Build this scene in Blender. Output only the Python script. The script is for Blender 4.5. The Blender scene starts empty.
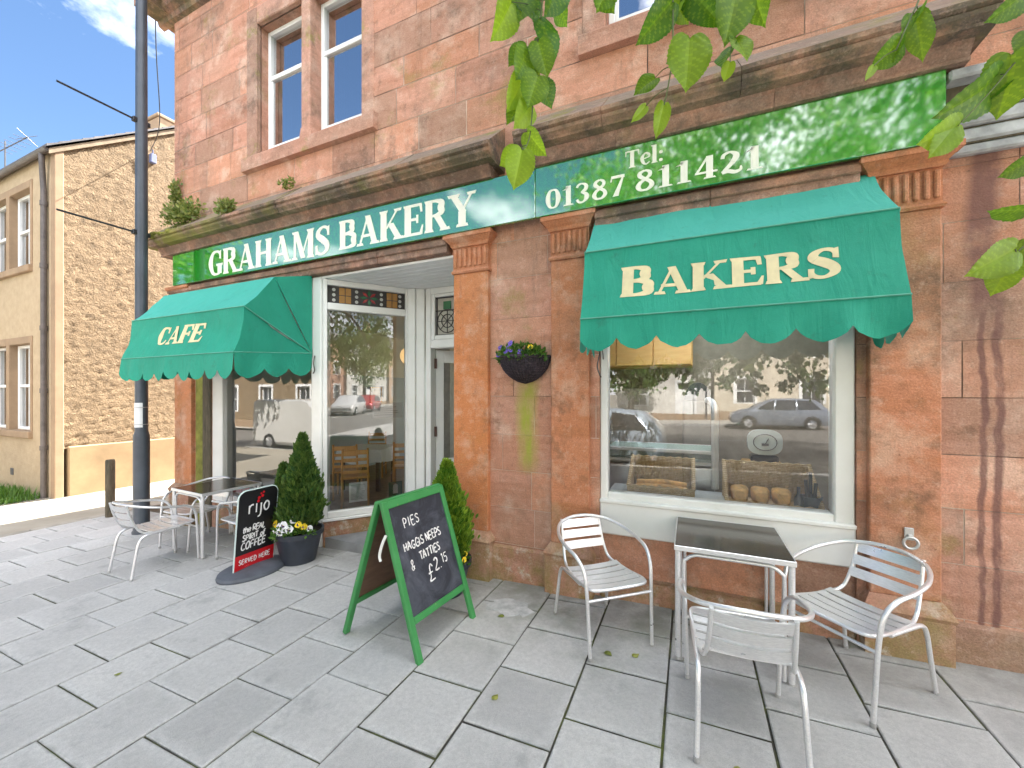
import bpy, bmesh, math, random
from mathutils import Vector, Matrix, Quaternion, noise as mnoise
random.seed(7)
PI = math.pi
scene = bpy.context.scene
COL = scene.collection
R = math.radians

# ------------------------------------------------------------------ mesh builder
class MB:
    """collects shapes; build() links them as one mesh object"""
    def __init__(s, M=None):
        s.v = []; s.f = []; s.r = []; s.m = []; s.M = M; s.rnd = 0.5; s.mi = 0
    def add(s, verts, faces, rnd=None, mi=None):
        o = len(s.v)
        if s.M is not None:
            verts = [s.M @ Vector(p) for p in verts]
        s.v.extend([tuple(p) for p in verts])
        for f in faces:
            s.f.append(tuple(i + o for i in f)); s.r.append(s.rnd if rnd is None else rnd); s.m.append(s.mi if mi is None else mi)
    def quad(s, a, b, c, d, **k): s.add([a, b, c, d], [(0, 1, 2, 3)], **k)
    def poly(s, pts, **k): s.add(pts, [tuple(range(len(pts)))], **k)
    def box(s, x0, x1, y0, y1, z0, z1, b=0, **k):
        if x0 > x1: x0, x1 = x1, x0
        if y0 > y1: y0, y1 = y1, y0
        if z0 > z1: z0, z1 = z1, z0
        if b <= 0:
            v = [(x, y, z) for z in (z0, z1) for y in (y0, y1) for x in (x0, x1)]
            s.add(v, [(0, 2, 3, 1), (4, 5, 7, 6), (0, 1, 5, 4), (2, 6, 7, 3), (0, 4, 6, 2), (1, 3, 7, 5)], **k); return
        b = min(b, (x1-x0)*.49, (y1-y0)*.49, (z1-z0)*.49)
        X, Y, Z = (x0, x1), (y0, y1), (z0, z1); v = []; idx = {}
        for i in (0, 1):
            for j in (0, 1):
                for l in (0, 1):
                    sx, sy, sz = 1-2*i, 1-2*j, 1-2*l
                    for ax in range(3):
                        p = [X[i]+sx*b, Y[j]+sy*b, Z[l]+sz*b]; p[ax] = (X[i], Y[j], Z[l])[ax]
                        idx[(i, j, l, ax)] = len(v); v.append(p)
        g = idx.get; F = []
        for i in (0, 1):
            q = [g((i, 0, 0, 0)), g((i, 1, 0, 0)), g((i, 1, 1, 0)), g((i, 0, 1, 0))]; F.append(q if i else q[::-1])
            q = [g((0, i, 0, 1)), g((0, i, 1, 1)), g((1, i, 1, 1)), g((1, i, 0, 1))]; F.append(q if i else q[::-1])
            q = [g((0, 0, i, 2)), g((1, 0, i, 2)), g((1, 1, i, 2)), g((0, 1, i, 2))]; F.append(q if i else q[::-1])
        for i in (0, 1):
            for j in (0, 1):
                F.append([g((i, j, 0, 0)), g((i, j, 1, 0)), g((i, j, 1, 1)), g((i, j, 0, 1))])
                F.append([g((i, 0, j, 0)), g((i, 1, j, 0)), g((i, 1, j, 2)), g((i, 0, j, 2))])
                F.append([g((0, i, j, 1)), g((1, i, j, 1)), g((1, i, j, 2)), g((0, i, j, 2))])
                for l in (0, 1): F.append([g((i, j, l, 0)), g((i, j, l, 1)), g((i, j, l, 2))])
        c = Vector(((x0+x1)/2, (y0+y1)/2, (z0+z1)/2)); G = []
        for f in F:
            a, b_, d = Vector(v[f[0]]), Vector(v[f[1]]), Vector(v[f[2]])
            n = (b_-a).cross(d-a); m = sum((Vector(v[i]) for i in f), Vector())/len(f)-c
            G.append(f if n.dot(m) > 0 else f[::-1])
        s.add(v, G, **k)
    def tube(s, pts, r, n=8, closed=False, caps=True, **k):
        P = [Vector(p) for p in pts]; N = len(P)
        rr = r if isinstance(r, (list, tuple)) else [r]*N
        T = []
        for i in range(N):
            if closed: t = P[(i+1) % N]-P[i-1]
            else: t = P[min(i+1, N-1)]-P[max(i-1, 0)]
            T.append(t.normalized() if t.length > 1e-9 else Vector((0, 0, 1)))
        up = Vector((0, 0, 1)) if abs(T[0].z) < .9 else Vector((1, 0, 0))
        u = T[0].cross(up).normalized(); v = []; F = []
        for i in range(N):
            u = (u - T[i]*u.dot(T[i]));  u = u.normalized() if u.length > 1e-6 else T[i].orthogonal().normalized()
            w = T[i].cross(u)
            for j in range(n):
                a = 2*PI*j/n; v.append(P[i]+(u*math.cos(a)+w*math.sin(a))*rr[i])
        for i in range(N-1 if not closed else N):
            for j in range(n):
                a, b = i*n+j, i*n+(j+1) % n; i2 = (i+1) % N
                F.append((a, b, i2*n+(j+1) % n, i2*n+j))
        if caps and not closed:
            F.append(tuple(range(n))[::-1]); F.append(tuple((N-1)*n+j for j in range(n)))
        s.add(v, F, **k)
    def lathe(s, prof, c=(0, 0, 0), n=24, a0=0, a1=2*PI, **k):
        full = abs(a1-a0-2*PI) < 1e-6; m = n if full else n+1; v = []; F = []
        for (r, z) in prof:
            for j in range(m):
                a = a0+(a1-a0)*j/n; v.append((c[0]+r*math.cos(a), c[1]+r*math.sin(a), c[2]+z))
        for i in range(len(prof)-1):
            for j in range(n):
                j2 = (j+1) % m
                F.append((i*m+j, i*m+j2, (i+1)*m+j2, (i+1)*m+j))
        s.add(v, F, **k)
    def prism(s, poly, d0, d1, ax='x', caps=True, **k):
        """2D polygon extruded along ax. x: (y,z)  y: (x,z)  z: (x,y)"""
        f = {'x': lambda a, b, d: (d, a, b), 'y': lambda a, b, d: (a, d, b), 'z': lambda a, b, d: (a, b, d)}[ax]
        n = len(poly); v = [f(a, b, d0) for a, b in poly]+[f(a, b, d1) for a, b in poly]
        F = [(i, (i+1) % n, n+(i+1) % n, n+i) for i in range(n)]
        if caps: F += [tuple(range(n))[::-1], tuple(range(n, 2*n))]
        s.add(v, F, **k)
    def disc(s, c, nrm, r, n=12, sy=1, **k):
        q = Vector((0, 0, 1)).rotation_difference(Vector(nrm))
        s.poly([Vector(c)+q @ Vector((r*math.cos(2*PI*i/n), r*sy*math.sin(2*PI*i/n), 0)) for i in range(n)], **k)
    def ball(s, c, r, n=10, m=7, sc=(1, 1, 1), **k):
        v = []; F = []
        for i in range(m+1):
            t = PI*i/m
            for j in range(n):
                a = 2*PI*j/n; v.append((c[0]+r*sc[0]*math.sin(t)*math.cos(a), c[1]+r*sc[1]*math.sin(t)*math.sin(a), c[2]+r*sc[2]*math.cos(t)))
        for i in range(m):
            for j in range(n): F.append((i*n+j, (i+1)*n+j, (i+1)*n+(j+1) % n, i*n+(j+1) % n))
        s.add(v, F, **k)
    def build(s, name, mat=None, parent=None, smooth=None, local=False):
        me = bpy.data.meshes.new(name)
        v = s.v
        if parent is not None and not local:
            o = parent.get('_org', (0, 0, 0)); v = [(p[0]-o[0], p[1]-o[1], p[2]-o[2]) for p in v]
        me.from_pydata(v, [], s.f)
        a = me.attributes.new('rnd', 'FLOAT', 'FACE'); a.data.foreach_set('value', s.r)
        mats = mat if isinstance(mat, (list, tuple)) else [mat]
        for m_ in mats:
            if m_: me.materials.append(m_)
        if any(s.m): me.polygons.foreach_set('material_index', s.m)
        if smooth is not None:
            me.polygons.foreach_set('use_smooth', [True]*len(s.f)); me.set_sharp_from_angle(angle=R(smooth))
        me.update()
        ob = bpy.data.objects.new(name, me); COL.objects.link(ob)
        if parent is not None: ob.parent = parent
        return ob

def thing(name, label, cat, loc=(0, 0, 0), rz=0, group=None, world=False):
    """an Empty at the thing's base. world=True: its parts are given in world coordinates"""
    o = bpy.data.objects.new(name, None); COL.objects.link(o); o.empty_display_size = .1
    o.location = loc; o.rotation_euler = (0, 0, rz); o['label'] = label; o['category'] = cat
    if group: o['group'] = group
    if world: o['_org'] = tuple(loc)
    return o
def tag(o, label, cat, group=None):
    o['label'] = label; o['category'] = cat
    if group: o['group'] = group
    return o
def struct(o): o['kind'] = 'structure'; return o
def dup(src, loc, rz, label, group=None):
    def cp(o, par):
        c = o.copy(); COL.objects.link(c); c.parent = par
        for ch in KIDS.get(o.name, []): cp(ch, c)
        return c
    c = cp(src, None); c.location = loc; c.rotation_euler = (0, 0, rz); c['label'] = label
    if group: c['group'] = group
    return c
KIDS = {}
def index_kids():
    KIDS.clear()
    for o in COL.objects:
        if o.parent: KIDS.setdefault(o.parent.name, []).append(o)

def G(X): return 0.0253*max(-14., min(8., X))-0.0207          # the pavement falls gently to the left

def spline(pts, n=6, closed=False):
    P = [Vector(p) for p in pts]; N = len(P); out = []
    g = (lambda i: P[i % N]) if closed else (lambda i: P[max(0, min(N-1, i))])
    for i in range(N if closed else N-1):
        a, b, c, d = g(i-1), g(i), g(i+1), g(i+2)
        for k in range(n):
            t = k/n
            out.append(.5*((2*b)+(c-a)*t+(2*a-5*b+4*c-d)*t*t+(3*b-a-3*c+d)*t**3))
    if not closed: out.append(P[-1])
    return out

# ------------------------------------------------------------------ materials
class NT:
    def __init__(s, name):
        s.mat = bpy.data.materials.new(name); s.mat.use_nodes = True; s.t = s.mat.node_tree
        s.p = s.t.nodes['Principled BSDF']; s._pos = None
    def n(s, typ, **k):
        nd = s.t.nodes.new(typ)
        for a, b in k.items(): setattr(nd, a, b)
        return nd
    def link(s, a, b): s.t.links.new(a, b)
    def val(s, sock, x):
        if hasattr(x, 'is_output') or isinstance(x, bpy.types.NodeSocket): s.link(x, sock)
        else: sock.default_value = x
    def pos(s):
        if s._pos is None: s._pos = s.n('ShaderNodeNewGeometry').outputs['Position']
        return s._pos
    def obj(s): return s.n('ShaderNodeTexCoord').outputs['Object']
    def stretch(s, v, sc):
        m = s.n('ShaderNodeMapping'); s.link(v, m.inputs['Vector']); m.inputs['Scale'].default_value = sc; return m.outputs[0]
    def noise(s, scale, detail=4, rough=.55, v=None, dist=0):
        nd = s.n('ShaderNodeTexNoise'); s.link(v if v is not None else s.pos(), nd.inputs['Vector'])
        nd.inputs['Scale'].default_value = scale; nd.inputs['Detail'].default_value = detail
        nd.inputs['Roughness'].default_value = rough; nd.inputs['Distortion'].default_value = dist
        return nd.outputs['Fac']
    def voro(s, scale, v=None, out='Distance', feature='F1'):
        nd = s.n('ShaderNodeTexVoronoi', feature=feature); s.link(v if v is not None else s.pos(), nd.inputs['Vector']); nd.inputs['Scale'].default_value = scale
        return nd.outputs[out]
    def ramp(s, fac, lo, hi, a=0., b=1.):
        nd = s.n('ShaderNodeMapRange'); nd.clamp = True; s.val(nd.inputs['Value'], fac)
        for i, x in ((1, lo), (2, hi), (3, a), (4, b)): nd.inputs[i].default_value = x
        return nd.outputs[0]
    def mix(s, fac, a, b, mode='MIX'):
        nd = s.n('ShaderNodeMix', data_type='RGBA', blend_type=mode)
        s.val(nd.inputs[0], fac)
        for sock, x in ((nd.inputs[6], a), (nd.inputs[7], b)):
            if isinstance(x, (tuple, list)): sock.default_value = (x[0], x[1], x[2], 1)
            else: s.link(x, sock)
        return nd.outputs[2]
    def math(s, op, a, b=0.):
        nd = s.n('ShaderNodeMath', operation=op); s.val(nd.inputs[0], a); s.val(nd.inputs[1], b); return nd.outputs[0]
    def attr(s, name='rnd'):
        nd = s.n('ShaderNodeAttribute', attribute_name=name); return nd.outputs['Fac']
    def xyz(s, v=None):
        nd = s.n('ShaderNodeSeparateXYZ'); s.link(v if v is not None else s.pos(), nd.inputs[0]); return nd.outputs
    def hsv(s, col, h=.5, sat=1., v=1.):
        nd = s.n('ShaderNodeHueSaturation'); s.link(col, nd.inputs['Color'])
        for k, x in (('Hue', h), ('Saturation', sat), ('Value', v)): s.val(nd.inputs[k], x)
        return nd.outputs[0]
    def bump(s, h, strength=.3, dist=.01):
        nd = s.n('ShaderNodeBump'); s.link(h, nd.inputs['Height']); nd.inputs['Strength'].default_value = strength; nd.inputs['Distance'].default_value = dist
        s.link(nd.outputs[0], s.p.inputs['Normal']); return nd
    def col(s, c):
        if isinstance(c, (tuple, list)): s.p.inputs['Base Color'].default_value = (c[0], c[1], c[2], 1)
        else: s.link(c, s.p.inputs['Base Color'])
        return s
    def set(s, **k):
        for a, b in k.items():
            s.val(s.p.inputs[{'rough': 'Roughness', 'metal': 'Metallic', 'ior': 'IOR', 'coat': 'Coat Weight', 'spec': 'Specular IOR Level', 'coatr': 'Coat Roughness', 'sheen': 'Sheen Weight'}[a]], b)
        return s

def plain(name, c, rough=.6, metal=0., var=.15, scale=8., bump=0., bscale=60., **k):
    t = NT(name); f = t.noise(scale, 5, .6)
    t.col(t.mix(t.ramp(f, .3, .7), tuple(x*(1-var) for x in c), tuple(min(1, x*(1+var)) for x in c)))
    t.set(rough=rough, metal=metal, **k)
    if bump: t.bump(t.noise(bscale, 3), bump, .004)
    return t.mat

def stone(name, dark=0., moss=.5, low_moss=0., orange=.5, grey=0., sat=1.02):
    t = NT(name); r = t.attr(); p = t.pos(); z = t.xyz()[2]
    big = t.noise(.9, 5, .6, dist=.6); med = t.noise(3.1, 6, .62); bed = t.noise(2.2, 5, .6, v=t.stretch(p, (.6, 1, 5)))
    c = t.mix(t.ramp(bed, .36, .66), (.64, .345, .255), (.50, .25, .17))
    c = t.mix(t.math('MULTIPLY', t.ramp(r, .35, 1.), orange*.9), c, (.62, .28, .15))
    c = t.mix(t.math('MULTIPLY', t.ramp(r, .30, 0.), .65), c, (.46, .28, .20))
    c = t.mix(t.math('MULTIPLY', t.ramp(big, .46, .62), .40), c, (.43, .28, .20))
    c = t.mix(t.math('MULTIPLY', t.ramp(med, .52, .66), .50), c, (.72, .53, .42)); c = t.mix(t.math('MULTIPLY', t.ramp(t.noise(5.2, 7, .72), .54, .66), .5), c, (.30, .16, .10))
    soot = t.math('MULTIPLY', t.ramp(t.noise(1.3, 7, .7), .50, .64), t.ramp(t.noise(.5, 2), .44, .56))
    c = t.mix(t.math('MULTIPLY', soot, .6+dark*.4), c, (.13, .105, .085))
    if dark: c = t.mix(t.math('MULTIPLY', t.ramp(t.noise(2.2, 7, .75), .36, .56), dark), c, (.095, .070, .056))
    if grey: c = t.mix(t.ramp(t.noise(1.6, 6, .7), .3, .6, grey*.5, grey), c, (.27, .235, .205))
    if low_moss:
        g = t.math('MULTIPLY', t.ramp(z, .75, -.05), t.ramp(t.noise(3.2, 6, .7), .4, .6))
        c = t.mix(t.math('MULTIPLY', g, low_moss), c, (.24, .21, .07))
        s_ = t.math('MULTIPLY', t.ramp(z, .62, .1), t.ramp(t.noise(5.5, 6, .7), .56, .64))
        c = t.mix(t.math('MULTIPLY', s_, .75), c, (.62, .56, .47))
    if moss:
        g = t.ramp(t.noise(1.7, 7, .7), .57, .67); c = t.mix(t.math('MULTIPLY', g, moss), c, (.25, .24, .055))
    fine = t.noise(13, 8, .78); c = t.mix(t.ramp(fine, .54, .68, 0, .42), c, (.30, .145, .095)); c = t.mix(t.ramp(fine, .46, .34, 0, .32), c, (.80, .58, .47))
    streak = t.noise(2.4, 6, .7, v=t.stretch(p, (3.2, 1, .45))); c = t.mix(t.ramp(streak, .56, .68, 0, .35), c, (.22, .15, .115))
    grain = t.noise(90, 3, .6); c = t.mix(.45, c, t.mix(t.ramp(grain, .3, .7), (.35, .35, .35), (1, 1, 1)), 'MULTIPLY')
    pits = t.ramp(t.noise(26, 4, .7), .66, .74); c = t.mix(t.math('MULTIPLY', pits, .5), c, (.2, .12, .08))
    mort = t.math('LESS_THAN', r, -.5)
    c = t.mix(t.math('MULTIPLY', mort, t.ramp(t.noise(4, 4), .35, .6, .45, 1.)), c, t.mix(t.ramp(t.noise(.8, 3), .44, .56), (.13, .085, .065), (.64, .54, .46)))
    c = t.hsv(c, v=t.ramp(t.math('FRACT', t.math('MULTIPLY', r, 7.3)), 0, 1, .84, 1.12))
    c = t.hsv(c, h=.50, sat=sat, v=1.10)
    t.col(c).set(rough=.9, spec=.2)
    h = t.math('ADD', t.math('MULTIPLY', med, .6), t.math('MULTIPLY', grain, .35)); h = t.math('ADD', h, t.math('MULTIPLY', fine, .9)); h = t.math('ADD', h, t.math('MULTIPLY', pits, -.5))
    t.bump(h, .8, .014)
    return t
def pane_mat(name, ior=1.9, tint=(.9, .93, .92)):
    """window glass: clear, with a mirror reflection that grows with the angle"""
    m = bpy.data.materials.new(name); m.use_nodes = True; t = m.node_tree; t.nodes.clear()
    o = t.nodes.new('ShaderNodeOutputMaterial'); mx = t.nodes.new('ShaderNodeMixShader'); fr = t.nodes.new('ShaderNodeFresnel')
    tr = t.nodes.new('ShaderNodeBsdfTransparent'); gl = t.nodes.new('ShaderNodeBsdfGlossy')
    fr.inputs['IOR'].default_value = ior; tr.inputs[0].default_value = (*tint, 1); gl.inputs['Roughness'].default_value = 0.0; gl.inputs[0].default_value = (1, 1, 1, 1)
    for a, b in ((fr.outputs[0], mx.inputs[0]), (tr.outputs[0], mx.inputs[1]), (gl.outputs[0], mx.inputs[2]), (mx.outputs[0], o.inputs[0])): t.links.new(a, b)
    return m
def leaf_mat(name, a, b, trans=.45, rough=.45, veins=False):
    t = NT(name); r = t.attr(); c = t.mix(r, a, b)
    c = t.mix(t.ramp(t.noise(9, 3), .3, .7), c, t.hsv(c, v=.7))
    t.col(c).set(rough=rough)
    tl = t.n('ShaderNodeBsdfTranslucent'); t.link(t.hsv(c, h=.49, sat=1.05, v=1.5), tl.inputs['Color'])
    mx = t.n('ShaderNodeMixShader'); mx.inputs[0].default_value = trans
    t.link(t.p.outputs[0], mx.inputs[1]); t.link(tl.outputs[0], mx.inputs[2])
    t.link(mx.outputs[0], t.t.nodes['Material Output'].inputs['Surface'])
    if veins: t.bump(t.noise(60, 3), .3, .002)
    return t.mat

M = {}
st = stone('red_sandstone'); 
def stain(t):   # rusty dark drips down the right-hand wall, a green run below the basket
    z = t.xyz(); src = t.p.inputs['Base Color'].links[0].from_socket; wob = t.noise(2.5, 3, .6, v=t.stretch(t.pos(), (1, 1, 1.4)))
    x = t.math('ADD', z[0], t.math('MULTIPLY', t.math('SUBTRACT', wob, .5), .09))
    def band(c, w): return t.ramp(t.math('ABSOLUTE', t.math('SUBTRACT', x, c)), w, w*.45)
    low = t.math('MULTIPLY', t.math('MAXIMUM', band(1.655, .022), band(1.725, .027)), t.ramp(z[2], 2.5, 2.1))
    up = t.math('MULTIPLY', band(1.665, .10), t.ramp(z[2], 2.0, 2.3))
    low = t.math('MULTIPLY', low, t.ramp(t.noise(4, 6, .7, v=t.stretch(t.pos(), (3, 1, .8))), .3, .5, .35, 1)); up = t.math('MULTIPLY', up, t.ramp(t.noise(5, 6, .75), .3, .5, .4, 1))
    d = t.math('MAXIMUM', low, up); lowwall = t.ramp(z[2], 3.5, 3.3)
    src = t.mix(t.math('MULTIPLY', t.math('MULTIPLY', d, .82), lowwall), src, (.17, .085, .075))
    gx = t.ramp(t.math('ABSOLUTE', t.math('ADD', t.math('ADD', z[0], 1.37), t.math('MULTIPLY', t.math('SUBTRACT', wob, .5), .1))), .13, .02)
    g = t.math('MULTIPLY', gx, t.math('MULTIPLY', t.ramp(z[2], .93, 1.1), t.ramp(z[2], 1.95, 1.7)))
    src = t.mix(t.math('MULTIPLY', t.math('MULTIPLY', g, t.ramp(t.noise(6, 6, .7, v=t.stretch(t.pos(), (2, 1, .7))), .3, .6, .4, 1)), 1.), src, (.34, .36, .06))
    t.col(src)
stain(st); M['stone'] = st.mat
M['stone_pil'] = stone('dressed_sandstone', orange=1., moss=.18, sat=1.16).mat
M['stone_plinth'] = stone('mossy_plinth_stone', dark=.15, low_moss=.8, moss=.5).mat
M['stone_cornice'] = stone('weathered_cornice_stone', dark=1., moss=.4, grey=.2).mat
M['stone_ledge'] = stone('grey_lichened_ledge', dark=.5, moss=.8, grey=.8, orange=0).mat
def ledge_moss(nm):
    m = bpy.data.materials[nm]; t = NT.__new__(NT); t.mat = m; t.t = m.node_tree; t.p = t.t.nodes['Principled BSDF']; t._pos = None
    src = t.p.inputs['Base Color'].links[0].from_socket; xz_ = t.xyz(); x = xz_[0]
    g = t.math('MULTIPLY', t.math('MULTIPLY', t.ramp(x, -4.6, -6.6, .15, 1.), t.ramp(xz_[2], 6.5, 5, .25, 1.)), t.ramp(t.noise(3.4, 7, .75), .40, .56)); t.col(t.mix(t.math('MULTIPLY', g, .85), src, (.22, .22, .045)))
ledge_moss('grey_lichened_ledge'); ledge_moss('weathered_cornice_stone')
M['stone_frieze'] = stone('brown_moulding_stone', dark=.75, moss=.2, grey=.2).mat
M['stone_trim'] = stone('window_surround_stone', dark=.15, moss=.95, orange=.2, grey=.2).mat

def white_paint():
    t = NT('white_gloss_paint'); f = t.noise(2.5, 6, .6); c = t.mix(t.ramp(f, .35, .7), (.80, .80, .78), (.72, .72, .69))
    d = t.ramp(t.noise(14, 6, .75), .66, .75); c = t.mix(t.math('MULTIPLY', d, .35), c, (.42, .37, .30))
    t.col(c).set(rough=.38); t.bump(t.noise(30, 3), .06, .004); return t.mat
M['white'] = white_paint()
M['upvc'] = plain('white_plastic_frame', (.82, .83, .83), .3, var=.03)
M['pane'] = pane_mat('window_glass', 1.98)
M['pane_up'] = pane_mat('upper_window_glass', 9., (.5, .55, .6))
M['chalk'] = plain('chalk_marks', (.78, .78, .76), .9, var=.25, scale=40)
M['black'] = plain('black_paint', (.018, .020, .024), .35, var=.3)
M['pole'] = plain('dark_blue_grey_paint', (.05, .062, .08), .42, var=.25, scale=3)
M['pipe'] = plain('grey_brown_pipe_paint', (.10, .085, .08), .5, var=.3)
M['alu'] = None
def alu():
    t = NT('brushed_aluminium'); f = t.noise(30, 4, .6, v=t.stretch(t.obj(), (1, 6, 6)))
    c = t.mix(t.ramp(f, .3, .7), (.70, .70, .71), (.86, .86, .86)); t.col(c).set(metal=.7, rough=t.ramp(t.noise(5, 5), .3, .7, .26, .44)); return t.mat
M['alu'] = alu()
def steel_top():
    t = NT('scratched_table_top'); f = t.noise(20, 5, .6, v=t.stretch(t.obj(), (14, 1, 1)))
    t.col(t.mix(t.ramp(f, .3, .7), (.10, .09, .08), (.17, .155, .14))).set(metal=.75, rough=t.ramp(f, .3, .7, .10, .24)); return t.mat
M['steel_top'] = steel_top()
def awning():
    t = NT('green_awning_canvas'); z = t.xyz(); f = t.noise(1.6, 6, .62)
    c = t.mix(t.ramp(f, .3, .72), (.004, .245, .16), (.012, .315, .21))
    d = t.math('MULTIPLY', t.ramp(t.noise(3.2, 6, .7, v=t.stretch(t.pos(), (2.2, 1, .7))), .52, .72), .28); c = t.mix(d, c, (.035, .30, .22)); c = t.mix(t.math('MULTIPLY', t.ramp(t.attr(), .6, 1.), t.ramp(f, .2, .8, .6, 1.)), c, (.055, .39, .32))  # last mix lightens the upper panels: sky light put into the colour
    dirt = t.math('MULTIPLY', t.ramp(t.noise(7, 5, .7), .60, .72), .4); c = t.mix(dirt, c, (.02, .12, .08))
    t.col(c).set(rough=.75); h = t.math('ADD', t.noise(320, 2), t.math('MULTIPLY', t.noise(6, 5), 3.2)); h = t.math('ADD', h, t.math('MULTIPLY', t.noise(3.2, 4, .6, v=t.stretch(t.pos(), (2.6, 1, .55)), dist=.8), 9.)); t.bump(h, .30, .010); return t.mat
M['awning'] = awning()
M['piping'] = plain('faded_green_piping', (.10, .36, .27), .7)
M['cream'] = plain('cream_lettering', (.70, .60, .36), .7, var=.10, scale=12)
M['sign_letters'] = plain('off_white_vinyl', (.86, .85, .74), .45, var=.03)
def signboard():
    t = NT('glossy_green_sign_acrylic'); f = t.noise(.8, 3); t.col(t.mix(t.ramp(f, .3, .7), (.012, .22, .014), (.02, .27, .02)))
    t.set(rough=.05, ior=3.5); t.bump(t.noise(1.1, 2), .03, .02); return t.mat
M['sign'] = signboard()
def chalkboard():
    t = NT('dusty_chalkboard'); f = t.noise(5, 6, .7, dist=.8); t.col(t.mix(t.ramp(f, .42, .72), (.022, .025, .036), (.085, .095, .12))).set(rough=.6); return t.mat
M['chalkboard'] = chalkboard()
def chipped_green():
    t = NT('chipped_green_paint'); f = t.ramp(t.noise(28, 5, .75), .66, .70); c = t.mix(t.ramp(t.noise(4, 4), .3, .7), (.028, .20, .05), (.05, .27, .08))
    t.col(t.mix(f, c, (.42, .32, .14))).set(rough=.5); return t.mat
M['green_wood'] = chipped_green()
def wood(name, a, b, sc=(1, 1, 8), rough=.5):
    t = NT(name); f = t.noise(5, 5, .6, v=t.stretch(t.obj(), sc), dist=.6); t.col(t.mix(t.ramp(f, .3, .7), a, b)).set(rough=rough); return t.mat
M['brown_ply'] = wood('brown_hardboard', (.10, .055, .035), (.17, .095, .06), (1, 1, 4))
M['pine'] = wood('varnished_pine', (.56, .27, .07), (.70, .38, .12), (8, 8, 1), .35)
M['tan_wood'] = wood('tan_cupboard_wood', (.60, .33, .09), (.68, .40, .13), (1, 1, 6))
M['old_post'] = wood('weathered_post', (.05, .045, .03), (.14, .11, .07), (6, 6, 1), .9)
M['bark'] = plain('grey_bark', (.13, .11, .09), .95, var=.45, scale=9, bump=.8, bscale=20)
M['twig'] = plain('green_twig', (.12, .15, .05), .7)
M['leaf'] = leaf_mat('lime_leaf', (.07, .20, .018), (.36, .54, .045), .55, veins=True)
M['crown'] = leaf_mat('tree_foliage', (.05, .13, .02), (.14, .26, .04), .4)
M['conifer_dark'] = leaf_mat('dark_conifer', (.035, .11, .022), (.17, .27, .05), .25, .6)
M['conifer_light'] = leaf_mat('bright_conifer', (.07, .21, .015), (.36, .52, .05), .3, .6)
M['herb'] = leaf_mat('flower_foliage', (.04, .14, .02), (.14, .26, .04), .3)
M['fern'] = leaf_mat('wall_weed', (.12, .20, .04), (.34, .36, .10), .3)
M['moss'] = plain('yellow_moss', (.17, .17, .03), .95, var=.5, scale=25, bump=.9, bscale=60)
M['petal_v'] = plain('violet_petal', (.16, .10, .50), .6, var=.25, scale=60)
M['petal_w'] = plain('white_petal', (.80, .80, .82), .6, var=.08, scale=60)
M['petal_y'] = plain('yellow_petal', (.85, .62, .02), .6, var=.1, scale=60)
M['petal_d'] = plain('dark_purple_blotch', (.05, .015, .12), .6)
M['pot'] = plain('dark_grey_plastic_pot', (.035, .042, .058), .45, var=.3, scale=5)
M['soil'] = plain('potting_soil', (.035, .024, .016), .95, var=.5, scale=40, bump=.8)
def wicker(name, a, b, s=70.):
    t = NT(name); w = t.n('ShaderNodeTexWave', wave_type='BANDS', bands_direction='Z'); t.link(t.obj(), w.inputs['Vector']); w.inputs['Scale'].default_value = s/3; w.inputs['Distortion'].default_value = 1.5; w.inputs['Detail'].default_value = 2
    f = t.math('MULTIPLY', w.outputs['Fac'], t.ramp(t.noise(40, 3), .25, .7)); t.col(t.mix(f, a, b)).set(rough=.7); t.bump(w.outputs['Fac'], .8, .006); return t.mat
M['wicker_dark'] = wicker('dark_wicker', (.018, .014, .022), (.085, .06, .075))
M['wicker'] = wicker('pale_wicker', (.56, .38, .18), (.88, .72, .46))
M['bread'] = plain('bread_crust', (.76, .43, .13), .7, var=.35, scale=14, bump=.4)
M['red'] = plain('red_print', (.62, .012, .02), .4, var=.04)
M['black_print'] = plain('black_print', (.012, .012, .014), .35, var=.1)
M['white_print'] = plain('white_print', (.85, .85, .85), .5, var=.02)
M['rubber'] = plain('grey_rubber_base', (.085, .095, .115), .6, var=.25, scale=6, bump=.3)
M['paper'] = plain('white_paper', (.80, .81, .82), .7, var=.03)
M['ink'] = plain('grey_ink', (.30, .32, .34), .7)
M['green_card'] = plain('dark_green_card', (.015, .10, .05), .6)
M['metal_dark'] = plain('dark_metal', (.12, .12, .125), .45, metal=.8)
M['galv'] = plain('galvanised_metal', (.50, .50, .49), .5, metal=.7, var=.2)
M['brown_hinge'] = plain('brown_hinge', (.09, .04, .03), .5)
M['int_beige'] = plain('beige_plaster', (.76, .70, .58), .85, var=.06, scale=2)
M['int_grey'] = plain('blue_grey_plaster', (.50, .54, .55), .85, var=.06, scale=2)
M['int_floor'] = plain('brown_floor', (.30, .21, .14), .7, var=.2)
M['cloth'] = plain('white_tablecloth', (.78, .79, .80), .85, var=.04)
M['bench'] = plain('pale_grey_worktop', (.55, .60, .62), .4, var=.05)
M['steel'] = plain('stainless_steel', (.60, .61, .61), .28, metal=.9, var=.08)
M['shelf_glass'] = pane_mat('counter_glass', 1.6, (.80, .92, .88))
M['yellow'] = plain('yellow_mat', (.75, .60, .08), .7)
M['slate'] = plain('grey_slate', (.13, .125, .13), .7, var=.35, scale=3, bump=.5, bscale=14)
M['fascia'] = plain('grey_white_paint', (.34, .345, .35), .7, var=.5, scale=6, bump=.3)
M['soffit'] = plain('white_soffit_paint', (.80, .80, .80), .45, var=.04)
def glow(name, c, s):
    t = NT(name); t.col(c).set(rough=.3); t.p.inputs['Emission Color'].default_value = (*c, 1); t.p.inputs['Emission Strength'].default_value = s; return t.mat
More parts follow.
